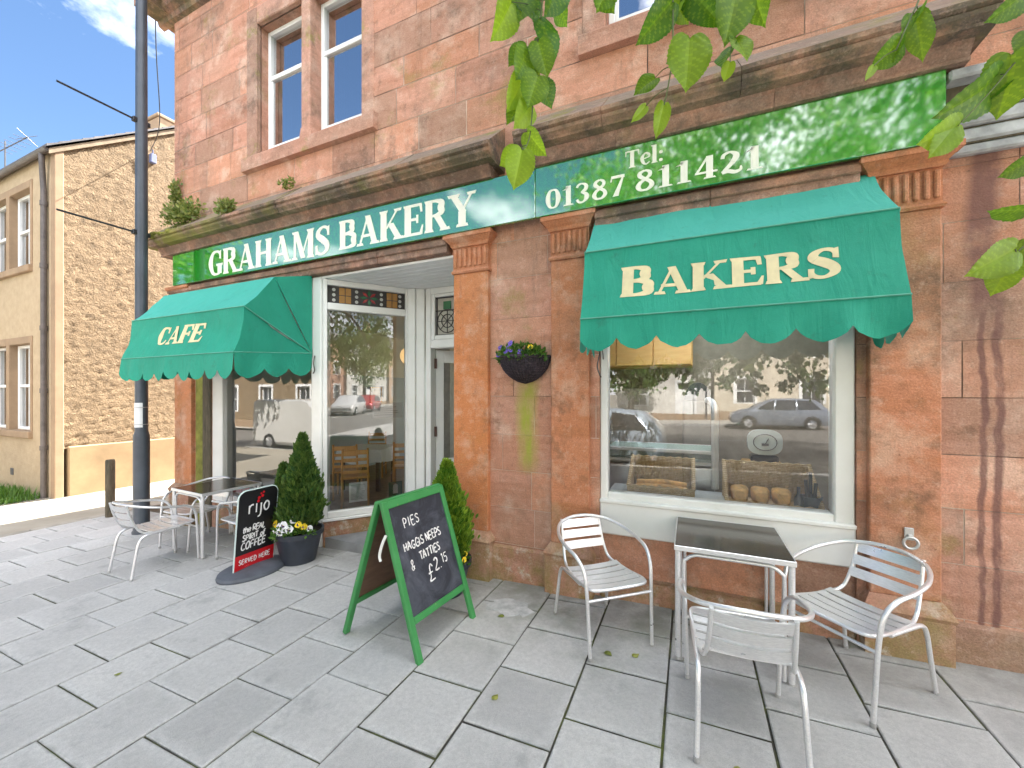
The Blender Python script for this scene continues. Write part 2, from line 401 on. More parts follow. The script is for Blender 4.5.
M['globe'] = glow('lit_opal_globe', (1., .62, .25), .11)
# ------------------------------------------------------------------ lettering
T_, H_ = .215, .075
def _st(x, t=T_): return [('q', [(x, 0), (x+t, 0), (x+t, 1), (x, 1)]), _sf(x-.05, x+t+.05, 0, 1), _sf(x-.05, x+t+.05, 1, -1)]
def _sf(x0, x1, y, d): return ('q', [(x0, y), (x1, y), (x1-.035, y+d*.07), (x0+.035, y+d*.07)])
def _v(x0, y0, x1, y1, t): return ('q', [(x0, y0), (x0+t, y0), (x1+t, y1), (x1, y1)])
def _h(x0, x1, y0, y1): return ('q', [(x0, y0), (x1, y0), (x1, y1), (x0, y1)])
def _p(pts): return ('p', pts)
def _bowl(x, y0, y1, w, t=T_): # right-hand bowl from x
    ym = (y0+y1)/2; h = H_
    return _p([(x, y1-h/2, h), (x+w*.45, y1-h/2-.005, h*1.2), (x+w*.86, y1-(y1-y0)*.22, t*.8), (x+w-t*.42, ym, t), (x+w*.86, y0+(y1-y0)*.22, t*.8), (x+w*.45, y0+h/2+.005, h*1.2), (x, y0+h/2, h)])
SER = {
 'G': (.84, [_p([(.70, .74, .05), (.66, .90, .11), (.46, .965, .08), (.25, .87, .15), (.13, .5, .235), (.25, .13, .15), (.46, .035, .08), (.66, .08, .10)]), _v(.56, .05, .56, .45, T_), _sf(.47, .85, .45, -1), ('q', [(.66, .66), (.74, .64), (.74, 1.0), (.68, .96)])]),
 'R': (.86, _st(.06)+[_bowl(.20, .46, 1, .48), _v(.60, 0, .34, .50, T_*1.05), _sf(.56, .90, 0, 1)]),
 'A': (.90, [_v(.07, 0, .385, 1, .085), _v(.60, 0, .33, 1, T_*1.05), _h(.17, .62, .28, .355), _sf(-.02, .24, 0, 1), _sf(.54, .90, 0, 1)]),
 'H': (.90, _st(.06)+_st(.60)+[_h(.2, .66, .47, .545)]),
 'M': (1.06, [_v(.10, 0, .12, 1, .085), _sf(.0, .27, 0, 1), _v(.42, .02, .12, 1, T_), _v(.44, .02, .80, 1, .07), _sf(.03, .30, 1, -1)]+_st(.78)),
 'S': (.70, [_p([(.58, .72, .05), (.53, .91, .10), (.34, .96, .085), (.16, .84, .15), (.15, .68, .19), (.34, .53, .22), (.52, .36, .20), (.53, .17, .15), (.34, .04, .085), (.13, .09, .10), (.07, .29, .05)]), ('q', [(.55, .66), (.62, .64), (.62, .99), (.56, .96)]), ('q', [(.03, .02), (.09, .05), (.11, .35), (.04, .36)])]),
 'B': (.80, _st(.06)+[_bowl(.20, .50, 1, .46, T_*.95), _bowl(.20, 0, .545, .54)]),
 'K': (.92, _st(.06)+[_v(.26, .40, .66, 1, .085), _v(.64, 0, .33, .56, T_*1.1), _sf(.58, .86, 1, -1), _sf(.56, .96, 0, 1)]),
 'E': (.76, _st(.06)+[_h(.2, .66, .93, 1), _h(.2, .66, 0, .07), _h(.2, .52, .48, .55), ('q', [(.60, 1), (.68, 1), (.70, .72), (.66, .72)]), ('q', [(.60, 0), (.70, 0), (.73, .30), (.68, .30)]), _v(.50, .38, .50, .65, .05)]),
 'F': (.72, _st(.06)+[_h(.2, .66, .93, 1), _h(.2, .52, .47, .545), ('q', [(.60, 1), (.68, 1), (.70, .70), (.66, .70)]), _v(.50, .37, .50, .64, .05)]),
 'C': (.78, [_p([(.68, .72, .05), (.64, .90, .11), (.44, .965, .08), (.24, .87, .15), (.13, .5, .235), (.24, .13, .15), (.44, .035, .08), (.62, .10, .10), (.70, .26, .06)]), ('q', [(.64, .66), (.71, .64), (.71, 1.0), (.65, .96)])]),
 'Y': (.86, [_v(.33, .45, .03, 1, T_*1.05), _v(.40, .45, .70, 1, .085), _h(.32, .54, 0, .47), _sf(.24, .62, 0, 1), _sf(-.05, .34, 1, -1), _sf(.60, .88, 1, -1)]),
 'T': (.80, [_h(.29, .51, 0, 1), _sf(.22, .58, 0, 1), _h(.04, .76, .92, 1), ('q', [(.02, 1), (.09, 1), (.07, .70), (.02, .70)]), ('q', [(.71, 1), (.78, 1), (.78, .70), (.73, .70)])]),
 'e': (.60, [_p([(.14, .36, .06), (.50, .42, .06), (.46, .60, .13), (.30, .665, .07), (.15, .50, .17), (.13, .30, .19), (.22, .10, .14), (.36, .035, .08), (.53, .14, .06)])]),
 'l': (.34, [_h(.06, .27, 0, 1.02), _sf(.0, .33, 0, 1), _sf(-.02, .24, 1.02, -1)]),
 ':': (.30, [_p([(.14, .02, .12), (.14, .10, .2), (.14, .18, .12)]), _p([(.14, .46, .12), (.14, .54, .2), (.14, .62, .12)])]),
 '0': (.74, [_p([(.36, .965, .08), (.20, .88, .14), (.12, .5, .22), (.20, .12, .14), (.36, .035, .08), (.52, .12, .14), (.60, .5, .22), (.52, .88, .14), (.36, .965, .08)])]),
 '1': (.56, [_h(.18, .40, 0, 1), _sf(.06, .52, 0, 1), ('q', [(.02, .80), (.20, .82), (.20, 1), (.30, 1), (.26, .92)])]),
 '3': (.68, [_p([(.08, .80, .10), (.16, .93, .10), (.32, .965, .08), (.47, .86, .15), (.46, .66, .17), (.26, .535, .07)]), _p([(.26, .535, .07), (.47, .42, .16), (.50, .22, .20), (.36, .05, .09), (.18, .05, .10), (.08, .20, .12)])]),
 '8': (.72, [_p([(.35, .965, .08), (.19, .87, .14), (.18, .72, .16), (.35, .55, .14), (.53, .40, .15), (.58, .22, .17), (.46, .06, .12), (.35, .035, .09), (.20, .06, .12), (.12, .22, .18), (.19, .40, .14), (.35, .53, .12), (.51, .70, .14), (.50, .87, .13), (.35, .965, .08)])]),
 '7': (.66, [_h(.08, .62, .86, 1), ('q', [(.04, .72), (.10, .72), (.14, 1), (.08, 1)]), ('q', [(.52, .9), (.62, 1.), (.38, 0), (.14, 0)])]),
 '4': (.74, [_h(.38, .59, 0, 1), _sf(.30, .68, 0, 1), _h(.04, .72, .24, .33), ('q', [(.03, .26), (.14, .30), (.48, 1), (.40, 1)])]),
 '2': (.70, [_p([(.10, .72, .12), (.14, .88, .12), (.32, .96, .09), (.48, .84, .17), (.48, .66, .19), (.34, .42, .15), (.10, .12, .10)]), _p([(.08, .10, .14), (.26, .14, .16), (.46, .06, .15), (.62, .12, .10), (.63, .28, .05)])]),
 ' ': (.36, []),
}
HAND = {
 'A': (.62, [[(0, 0), (.27, 1), (.5, 0)], [(.1, .38), (.43, .4)]]), 'C': (.6, [[(.52, .85), (.3, 1), (.06, .6), (.14, .1), (.38, 0), (.54, .16)]]),
 'D': (.62, [[(.06, 1), (.06, 0), (.35, .06), (.52, .5), (.35, .95), (.02, 1)]]), 'E': (.56, [[(.5, 1), (.06, .97), (.06, 0), (.5, .03)], [(.06, .52), (.42, .55)]]),
 'F': (.55, [[(.52, 1), (.08, .97), (.06, 0)], [(.06, .5), (.42, .53)]]), 'G': (.66, [[(.54, .85), (.3, 1), (.06, .6), (.14, .1), (.4, 0), (.55, .2), (.55, .42), (.32, .42)]]),
 'H': (.6, [[(.04, 1), (.06, 0)], [(.5, 1), (.48, 0)], [(.05, .5), (.49, .54)]]), 'I': (.26, [[(.1, 1), (.11, 0)]]), 'L': (.5, [[(.06, 1), (.06, 0), (.46, .03)]]),
 'N': (.62, [[(.05, 0), (.06, 1), (.48, 0), (.5, 1)]]), 'O': (.66, [[(.3, 1), (.06, .6), (.12, .1), (.34, 0), (.56, .35), (.5, .85), (.3, 1)]]),
 'P': (.56, [[(.06, 0), (.06, 1), (.4, .98), (.5, .75), (.36, .5), (.08, .47)]]), 'R': (.58, [[(.06, 0), (.06, 1), (.4, .98), (.5, .75), (.34, .52), (.08, .5), (.52, 0)]]),
 'S': (.56, [[(.48, .86), (.26, 1), (.08, .8), (.2, .56), (.42, .4), (.44, .12), (.2, 0), (.02, .14)]]), 'T': (.56, [[(0, .97), (.54, 1)], [(.27, 1), (.26, 0)]]),
 'V': (.56, [[(0, 1), (.25, 0), (.5, 1)]]), '&': (.5, [[(.4, .1), (.1, .75), (.24, 1), (.34, .76), (.06, .25), (.2, 0), (.42, .4)]]),
 '£': (.6, [[(.5, .85), (.34, 1), (.2, .8), (.2, .3), (.06, .02), (.52, .06)], [(.04, .5), (.4, .52)]]), '2': (.56, [[(.04, .8), (.22, 1), (.42, .8), (.36, .5), (.02, .02), (.5, .05)]]),
 '1': (.3, [[(.02, .8), (.14, 1), (.14, 0)]]), '5': (.56, [[(.48, 1), (.1, .98), (.08, .58), (.34, .6), (.46, .3), (.3, .02), (.04, .1)]]), '.': (.22, [[(.08, .0), (.1, .06)]]),
 't': (.36, [[(.16, .95), (.14, .15), (.32, .02)], [(0, .64), (.34, .68)]]), 'h': (.5, [[(.06, 1), (.06, 0)], [(.06, .4), (.24, .62), (.4, .45), (.42, 0)]]),
 'e': (.5, [[(.06, .3), (.42, .38), (.34, .62), (.12, .55), (.06, .2), (.22, 0), (.44, .12)]]), 'o': (.5, [[(.22, .64), (.05, .35), (.18, 0), (.4, .15), (.4, .5), (.22, .64)]]),
 'f': (.42, [[(.42, .9), (.28, 1), (.18, .8), (.14, -.1)], [(0, .6), (.36, .64)]]), 'r': (.42, [[(.07, .6), (.07, 0)], [(.07, .4), (.2, .6), (.36, .6)]]),
 'i': (.24, [[(.1, .6), (.1, 0)]]), 'j': (.28, [[(.16, .6), (.14, -.2), (-.06, -.34)]]), ' ': (.34, []),
}
def _strip(pts, fl):
    """variable width stroke -> list of quads"""
    q = []; L = []
    for i, (x, y, w) in enumerate(pts):
        a = pts[max(i-1, 0)]; b = pts[min(i+1, len(pts)-1)]; dx, dy = b[0]-a[0], b[1]-a[1]; l = math.hypot(dx, dy) or 1
        L.append(((x-dy/l*w/2, y+dx/l*w/2), (x+dy/l*w/2, y-dx/l*w/2)))
    for i in range(len(L)-1): q.append([L[i][0], L[i][1], L[i+1][1], L[i+1][0]])
    return q
def _sm(pts, n=5):
    P = spline([Vector(p) for p in pts], n); return [tuple(p) for p in P]
def serif_text(mb, text, place, height, track=.02, slant=0., wide=1., first=1., weight=1., bold=0.):
    """place(x, y, lift) maps text units (metres) to 3D"""
    x = 0.; k = 0
    for ch, c in enumerate(text):
        w, st_ = SER[c]; sc = height*(first if ch == 0 else 1)
        for kind, pts in st_:
            polys = [pts] if kind == 'q' else _strip(_sm([(p[0], p[1], p[2]*weight) for p in pts]), 0)
            k += 1
            for pl in polys:
                P = []
                n = len(pl); cx_ = sum(p[0] for p in pl)/n; wx_ = max(p[0] for p in pl)-min(p[0] for p in pl); cy_ = sum(p[1] for p in pl)/n
                for i in range(n):
                    if kind == 'q' and bold: sx_ = 1 if pl[i][0] > cx_ else -1; sy_ = (1 if pl[i][1] > cy_ else -1) if max(p[1] for p in pl)-min(p[1] for p in pl) < .2 else 0; P.append((pl[i][0]+sx_*bold*.5, pl[i][1]+sy_*bold*.35))
                    else: P.append(pl[i])
                k += 1; mb.poly([place(x+(px+slant*py)*sc*wide, py*sc, .0002+.00006*(k % 29)) for px, py in P])
        x += (w+track)*sc*wide
    return x
def text_width(text, height, track=.02, wide=1., first=1.):
    return sum((SER[c][0]+track)*height*wide*(first if i == 0 else 1) for i, c in enumerate(text))
def hand_text(mb, text, place, height, w=.012, jit=.04, track=.10, slant=0., rs=3):
    rg = random.Random(rs+len(text)); x = 0.; k = 0
    for c in text:
        cw, st_ = HAND[c]; dy = rg.uniform(-jit, jit)*height; s = height*rg.uniform(.93, 1.07)
        for pts in st_:
            k += 1
            pp = [(p[0]+rg.uniform(-jit, jit)*.5, p[1]+rg.uniform(-jit, jit)*.5, w/height*rg.uniform(.8, 1.2)) for p in pts]
            if len(pp) > 2: pp = _sm(pp, 3)
            for pl in _strip(pp, 0):
                k += 1; mb.poly([place(x+(px+slant*py)*s, py*s+dy, .0002+.00006*(k % 29)) for px, py in pl])
        x += (cw+track)*height
    return x
def hand_width(text, height, track=.10): return sum((HAND[c][0]+track)*height for c in text)
# ------------------------------------------------------------------ camera, light, sky
YAW = R(23.883)
cam_d = bpy.data.cameras.new('camera'); cam = bpy.data.objects.new('camera', cam_d); COL.objects.link(cam)
cam_d.sensor_width = 36; cam_d.lens = 402/1024*36; cam_d.shift_y = 9/1024
cam_d.clip_start = .05; cam_d.clip_end = 2000
cam.location = (0, 0, 1.70); cam.rotation_euler = (PI/2, 0, YAW); scene.camera = cam
SUN_AZ, SUN_EL = math.atan2(.30, .954), R(51)
tosun = Vector((math.sin(SUN_AZ)*math.cos(SUN_EL), math.cos(SUN_AZ)*math.cos(SUN_EL), math.sin(SUN_EL)))
sd = bpy.data.lights.new('sun', 'SUN'); sd.energy = 3.4; sd.angle = R(.53); sd.color = (1, .95, .86)
so = bpy.data.objects.new('sun', sd); COL.objects.link(so); so.rotation_euler = (-tosun).to_track_quat('-Z', 'Y').to_euler(); so.location = (10, 12, 30)
w = bpy.data.worlds.new('World'); scene.world = w; w.use_nodes = True; nt = w.node_tree
bg = nt.nodes['Background']; sky = nt.nodes.new('ShaderNodeTexSky'); sky.sky_type = 'NISHITA'; sky.sun_disc = False
sky.sun_elevation = SUN_EL; sky.sun_rotation = SUN_AZ; sky.air_density = 1.0; sky.dust_density = .1; sky.ozone_density = 1.0
tc = nt.nodes.new('ShaderNodeTexCoord'); sx = nt.nodes.new('ShaderNodeSeparateXYZ'); nt.links.new(tc.outputs['Generated'], sx.inputs[0])
def wm(op, a, b):
    n = nt.nodes.new('ShaderNodeMath'); n.operation = op
    for i, x in enumerate((a, b)):
        if isinstance(x, (int, float)): n.inputs[i].default_value = x
        else: nt.links.new(x, n.inputs[i])
    return n.outputs[0]
zz = wm('MAXIMUM', sx.outputs[2], .04); zz = wm('ADD', zz, .12)
cx = nt.nodes.new('ShaderNodeCombineXYZ'); nt.links.new(wm('DIVIDE', sx.outputs[0], zz), cx.inputs[0]); nt.links.new(wm('DIVIDE', sx.outputs[1], zz), cx.inputs[1])
no = nt.nodes.new('ShaderNodeTexNoise'); nt.links.new(cx.outputs[0], no.inputs['Vector']); no.inputs['Scale'].default_value = 1.5; no.inputs['Detail'].default_value = 9; no.inputs['Roughness'].default_value = .58; no.inputs['Distortion'].default_value = .25
CLOUD = no
mr = nt.nodes.new('ShaderNodeMapRange'); mr.clamp = True; nt.links.new(no.outputs['Fac'], mr.inputs[0]); dp = nt.nodes.new('ShaderNodeVectorMath'); dp.operation = 'DOT_PRODUCT'; nt.links.new(tc.outputs['Generated'], dp.inputs[0]); dp.inputs[1].default_value = Vector((-.95, -.20, .36)).normalized()
cv = nt.nodes.new('ShaderNodeMapRange'); cv.clamp = True; nt.links.new(dp.outputs['Value'], cv.inputs[0]); cv.inputs[1].default_value = .40; cv.inputs[2].default_value = .76; cv.inputs[3].default_value = .36; cv.inputs[4].default_value = .580
nt.links.new(cv.outputs[0], mr.inputs[1]); nt.links.new(wm('ADD', cv.outputs[0], .17), mr.inputs[2])
hs_ = nt.nodes.new('ShaderNodeHueSaturation'); hs_.inputs['Saturation'].default_value = 1.12; hs_.inputs['Value'].default_value = .47; nt.links.new(sky.outputs[0], hs_.inputs['Color']); skc = hs_.outputs[0]
mxw = nt.nodes.new('ShaderNodeMix'); mxw.data_type = 'RGBA'; nt.links.new(wm('MULTIPLY', mr.outputs[0], .85), mxw.inputs[0]); nt.links.new(skc, mxw.inputs[6]); mxw.inputs[7].default_value = (10.2, 10.4, 10.8, 1)
nt.links.new(mxw.outputs[2], bg.inputs['Color']); bg.inputs['Strength'].default_value = .06
vs = scene.view_settings; vs.view_transform = 'Standard'; vs.look = 'None'; vs.exposure = 3.24; vs.use_white_balance = True; vs.white_balance_temperature = 6500; vs.white_balance_tint = 12; vs.gamma = 1; vs.use_curve_mapping = False
cy = scene.cycles; cy.use_denoising = True; cy.max_bounces = 8; cy.transparent_max_bounces = 12; cy.glossy_bounces = 4; cy.diffuse_bounces = 4; cy.caustics_reflective = False; cy.caustics_refractive = False
cy.sample_clamp_indirect = 6

# ------------------------------------------------------------------ ground, road, pavement
XB = [-400, -60, -14, -8.46, 8, 60, 400]
def sheet(y0, y1, dz, xs):
    mb = MB()
    for a, b in zip(xs[:-1], xs[1:]): mb.quad((a, y0, G(a)+dz), (b, y0, G(b)+dz), (b, y1, G(b)+dz), (a, y1, G(a)+dz))
    return mb
gm = plain('dusty_ground', (.24, .22, .18), .95, var=.3, scale=.4)
struct(sheet(-500, 500, -.30, XB).build('ground', gm))
def road_mat():
    t = NT('worn_asphalt'); f = t.noise(1.2, 6, .65); g = t.noise(160, 2); c = t.mix(t.ramp(f, .3, .7), (.13, .122, .112), (.185, .172, .155)); c = t.mix(t.ramp(g, .45, .7, 0, .5), c, (.19, .18, .165))
    t.col(c).set(rough=.85); t.bump(g, .4, .006); return t.mat
struct(sheet(-17.5, -3.2, -.135, XB).build('road', road_mat()))
def far_pave():
    t = NT('concrete_pavement'); f = t.noise(1.4, 6, .65); t.col(t.mix(t.ramp(f, .3, .7), (.30, .285, .26), (.42, .40, .36))).set(rough=.9); return t.mat
fp = far_pave()
struct(sheet(-17.5, -8.3, -.008, [-60, -14.6]).build('forecourt', fp))
struct(sheet(-21.2, -17.7, -.01, XB).build('far_pavement', fp))
km = plain('granite_kerb', (.30, .295, .285), .85, var=.25, scale=6, bump=.3)
def kerbline(name, y0, y1):
    mb = MB(); x = -60.
    while x < 60: mb.box(x+.004, x+.911, y0, y1, G(x)-.29, G(x)-.002, .012); x += .915
    struct(mb.build(name, km))
kerbline('kerb', -3.2, -3.055); kerbline('far_kerb', -17.7, -17.5)
mk_ = MB()
for i in range(30):
    x = -60+i*4; mk_.quad((x, -10.35, G(x)-.130), (x+2, -10.35, G(x+2)-.130), (x+2, -10.25, G(x+2)-.130), (x, -10.25, G(x)-.130))
struct(mk_.build('road_markings', plain('white_road_paint', (.7, .7, .68), .7)))

def slab_mat():
    t = NT('grey_paving_slab'); r = t.attr(); p = t.pos(); z = t.xyz()
    f = t.noise(1.1, 6, .65); g = t.noise(230, 2, .6); m = t.noise(9, 6, .7)
    c = t.mix(r, (.50, .49, .47), (.67, .655, .625))
    c = t.mix(t.math('MULTIPLY', t.ramp(f, .45, .7), .4), c, (.40, .395, .38))
    c = t.mix(t.math('MULTIPLY', t.ramp(m, .56, .72), .4), c, (.60, .59, .56))
    c = t.mix(t.math('MULTIPLY', t.ramp(t.noise(3.5, 6, .7), .6, .75), .35), c, (.15, .15, .145))
    ux = t.math('DIVIDE', t.math('ADD', z[0], .619+.496*40), .496); fx = t.math('FRACT', ux); par = t.math('MODULO', t.math('FLOOR', ux), 2.)
    fy = t.math('FRACT', t.math('ADD', t.math('DIVIDE', t.math('SUBTRACT', z[1], 3.03), .4725), t.math('ADD', t.math('MULTIPLY', par, .4868), 40.)))
    ed = t.math('MINIMUM', t.math('MINIMUM', fx, t.math('SUBTRACT', 1., fx)), t.math('MINIMUM', fy, t.math('SUBTRACT', 1., fy))); ed = t.math('ADD', ed, t.math('MULTIPLY', t.math('SUBTRACT', t.noise(5, 5, .7), .5), .22))
    c = t.mix(t.ramp(ed, .13, .05, 0, .38), c, (.70, .695, .67)); c = t.mix(t.ramp(ed, .025, -.01, 0, .5), c, (.20, .20, .17))
    c = t.mix(t.ramp(t.noise(2.1, 7, .75), .56, .66, 0, .42), c, (.24, .24, .235))
    gr = t.math('MULTIPLY', t.ramp(z[1], 2.2, 3.3), t.ramp(t.noise(2.2, 5, .65), .45, .62)); gr = t.math('MULTIPLY', gr, t.math('MULTIPLY', t.ramp(z[0], -3., -2.), t.ramp(z[0], .6, -.3)))
    c = t.mix(t.math('MULTIPLY', gr, .6), c, (.13, .17, .075))
    c = t.mix(t.ramp(t.noise(38, 5, .7), .36, .62, .34, 0), c, (.30, .30, .295)); c = t.mix(t.ramp(g, .3, .75, .38, 0), c, (.22, .22, .22)); c = t.mix(t.ramp(t.noise(310, 2), .62, .75, 0, .4), c, (.62, .61, .58))
    spot = t.ramp(t.voro(1.7), .026, .014); c = t.mix(t.math('MULTIPLY', spot, .75), c, (.10, .10, .10)); c = t.mix(t.math('MULTIPLY', t.ramp(t.voro(2.3, v=t.stretch(t.pos(), (1, 1.1, 1))), .022, .012), .4), c, (.80, .80, .76)); c = t.mix(t.math('MULTIPLY', t.ramp(z[1], 2.95, 3.4), t.ramp(t.noise(6, 5, .7), .35, .6, .2, .6)), c, (.16, .155, .13))
    t.col(c).set(rough=.82, spec=.35); h = t.math('ADD', g, t.math('MULTIPLY', m, 1.5)); t.bump(h, .8, .005); return t.mat
def joint_mat():
    t = NT('mossy_joint_sand'); f = t.noise(3.2, 5, .7); c = t.mix(t.ramp(f, .45, .66), (.055, .05, .042), (.115, .135, .03)); t.col(c).set(rough=1.); t.bump(t.noise(80, 3), 1., .01); return t.mat
pv = MB(); rg = random.Random(11); C0, CP, SP = -.619, .496, .4725
for k in range(-16, 26):
    xa, xb = C0+CP*k, C0+CP*(k+1)
    if xa < -8.43: xa = -8.43
    ph = 3.03 if k % 2 == 0 else 2.80; j = -13
    while True:
        ya, yb = ph+SP*j, ph+SP*(j+1)
        j += 1
        if ya > 3.6: break
        if yb < -3.04: continue
        ya = max(ya, -3.04); yb = min(yb, 3.6)
        if yb-ya < .03: continue
        g0 = .0060 if xa > -1.7 else .0042; ga, gb = g0*rg.uniform(.7, 1.35), g0*rg.uniform(.6, 1.5)
        x0, x1, y0, y1 = xa+ga, xb-ga, ya+gb, yb-gb; b = .006
        tl = [rg.uniform(-.0035, .0035) for _ in range(4)]
        P = [(x0, y0), (x1, y0), (x1, y1), (x0, y1)]; Q = [(x0+b, y0+b), (x1-b, y0+b), (x1-b, y1-b), (x0+b, y1-b)]
        top = [(x, y, G(x)+tl[i]) for i, (x, y) in enumerate(Q)]; ed = [(x, y, G(x)+tl[i]-.004) for i, (x, y) in enumerate(P)]; bt = [(x, y, G(x)-.03) for x, y in P]
        pv.add(top+ed+bt, [(0, 1, 2, 3)]+[(4+i, 4+(i+1) % 4, (i+1) % 4, i) for i in range(4)]+[(8+i, 8+(i+1) % 4, 4+(i+1) % 4, 4+i) for i in range(4)], rnd=min(1, max(0, rg.gauss(.5, .30))), mi=0)
pv.quad((-8.44, -3.06, G(-8.44)-.009), (8, -3.06, G(8)-.009), (8, 3.62, G(8)-.009), (-8.44, 3.62, G(-8.44)-.009), mi=1)
pv.quad((8, -3.06, G(8)-.009), (60, -3.06, G(8)-.009), (60, 3.62, G(8)-.009), (8, 3.62, G(8)-.009), mi=2)
struct(pv.build('pavement', [slab_mat(), joint_mat(), fp]))
# lane and neighbour's forecourt beyond the slabs
def lane_mat():
    t = NT('pale_lane_concrete'); f = t.noise(1.3, 6, .65); c = t.mix(t.ramp(f, .3, .7), (.26, .23, .18), (.35, .32, .26)); c = t.mix(t.ramp(t.noise(5, 6, .7), .56, .7, 0, .45), c, (.22, .20, .15)); t.col(c).set(rough=.9); t.bump(t.noise(60, 4), .4, .006); return t.mat
ln = MB()
for a, b in ((-60, -14), (-14, -8.58)): ln.quad((a, -3.06, G(a)-.012), (b, -3.06, G(b)-.012), (b, 40, G(b)-.012), (a, 40, G(a)-.012))
struct(ln.build('lane', lane_mat()))
kb = MB(); y = -3.0
while y < 3.5: kb.box(-8.57, -8.435, y+.003, y+.90, G(-8.5)-.25, G(-8.5)+.006, .012); y += .905
struct(kb.build('lane_kerb', plain('worn_sandstone_kerb', (.30, .275, .23), .9, var=.25, scale=5)))
# spilt cement on one slab
cp = MB(); ring = [(-1.40+.19*math.cos(a)*rg.uniform(.75, 1.15)+.05, 3.00+.12*math.sin(a)*rg.uniform(.7, 1.2)) for a in [2*PI*i/26 for i in range(26)]]
cp.poly([(x, y, G(x)+.006) for x, y in ring])
for i in range(26):
    (xa, ya), (xb, yb) = ring[i], ring[(i+1) % 26]; cp.quad((xa*1.0, ya, G(xa)+.006), (xb, yb, G(xb)+.006), (xb+(xb+1.35)*.10, yb+(yb-3)*.12, G(xb)+.0028), (xa+(xa+1.35)*.10, ya+(ya-3)*.12, G(xa)+.0028))
def cement():
    t = NT('spilt_cement'); t.col(t.mix(t.ramp(t.noise(14, 6, .7), .35, .65), (.36, .37, .36), (.55, .55, .54))).set(rough=.95); t.bump(t.noise(20, 5), .5, .01); return t.mat
struct(cp.build('cement_stain', cement()))
# grass at the foot of the neighbouring house
gr = MB(); rg = random.Random(5)
for i in range(2600):
    x = rg.uniform(-15.5, -11.3); y = rg.uniform(2.9, 3.42)-max(0, rg.gauss(0, .07)); h = rg.uniform(.06, .24)*(1 if x < -11.7 else .6); a = rg.uniform(0, 2*PI); l = rg.uniform(.0, .10); wd = .009
    p = Vector((x, y, G(x)-.012)); d = Vector((math.cos(a), math.sin(a), 0)); s_ = Vector((-d.y, d.x, 0))*wd
    gr.add([p-s_, p+s_, p+d*l*.4+s_*.7+Vector((0, 0, h*.6)), p+d*l*.4-s_*.7+Vector((0, 0, h*.6)), p+d*l+Vector((0, 0, h))], [(0, 1, 2, 3), (3, 2, 4)], rnd=rg.random())
g_ = gr.build('grass', leaf_mat('verge_grass', (.06, .17, .02), (.16, .30, .05), .3)); g_['kind'] = 'stuff'; g_['label'] = 'strip of rough green grass along the foot of the tan house'

# ------------------------------------------------------------------ the bakery building
BX0, BX1, YW = -7.05, 7.0, 3.46
bak = thing('bakery_building', 'red sandstone corner building with two white framed shop windows and a recessed entrance', 'building', (-2.8, 3.5, 0), world=True)
M['pink_base'] = stone('pink_painted_base', dark=.25, low_moss=.25, moss=.1, orange=.1, grey=.1).mat
M['red_riser'] = stone('red_riser_stone', dark=.1, moss=.05, orange=1.).mat
def cells(x0, x1, z0, z1, holes):
    xs = sorted({x0, x1} | {min(max(h[i], x0), x1) for h in holes for i in (0, 1)}); zs = sorted({z0, z1} | {min(max(h[i], z0), z1) for h in holes for i in (2, 3)})
    for a, b in zip(xs[:-1], xs[1:]):
        for c, d in zip(zs[:-1], zs[1:]):
            mx, mz = (a+b)/2, (c+d)/2
            if not any(h[0] < mx < h[1] and h[2] < mz < h[3] for h in holes): yield a, b, c, d
def ashlar(mb, x0, x1, zl, y, holes, seed, wr=(.45, .95), joint=.006, proud=.004):
    rg = random.Random(seed)
    for a, b, c, d in cells(x0, x1, zl[0], zl[-1], holes): mb.quad((a, y, c), (b, y, c), (b, y, d), (a, y, d), rnd=-1)
    for z0, z1 in zip(zl[:-1], zl[1:]):
        x = x0-rg.uniform(0, .5)
        while x < x1:
            x2 = x+rg.uniform(*wr)
            if x1-x2 < .22: x2 = x1
            xa, xb = max(x, x0), min(x2, x1); r = rg.random(); j = joint*rg.uniform(.5, 1.2)
            if xb-xa > .03:
                pr = proud*rg.uniform(.8, 1.3)
                for a, b, c, d in cells(xa+(j/2 if xa > x0 else 0), xb-j/2, z0+j/2, z1-j/2, holes): mb.quad((a, y-pr, c), (b, y-pr, c), (b, y-pr, d), (a, y-pr, d), rnd=r)
            x = x2
LZ = [-.30, .28, .62, .97, 1.31, 1.67, 2.03, 2.40, 2.78, 3.13, 3.5, 3.9, 4.25]
UZ = [4.25, 4.60, 4.98, 5.30, 5.68, 6.05, 6.40, 6.78, 7.10, 7.28]
RW = (-5.1, -2.5, .85, 2.75); CW = (-6.06, -2.14, -.30, 3.08); BW = (-.71, 1.04, -.30, 3.08); UW1 = (-5.17, -3.38, 4.79, 6.52); UW2 = (-.66, 1.13, 4.79, 6.52)
wl = MB()
ashlar(wl, BX0, BX1, LZ, YW, [CW, BW], 3); ashlar(wl, BX0, BX1, UZ, YW, [UW1, UW2], 5, (.5, 1.1), .009)
# shell: gable, back
wl.quad((BX0, 3.456, -.3), (BX0, 11, -.3), (BX0, 11, 7.6), (BX0, 3.456, 7.6), rnd=.4); wl.quad((BX1, 3.456, -.3), (BX1, 11, -.3), (BX1, 11, 7.6), (BX1, 3.456, 7.6), rnd=.4)

for a, b, c, d in cells(BX0, BX1, -.3, 7.6, [RW]): wl.quad((a, 11, c), (b, 11, c), (b, 11, d), (a, 11, d), rnd=.4)
for X in (BX0, BX1): wl.poly([(X, 3.456, 7.6), (X, 11, 7.6), (X, 7.23, 10.2)], rnd=.4)
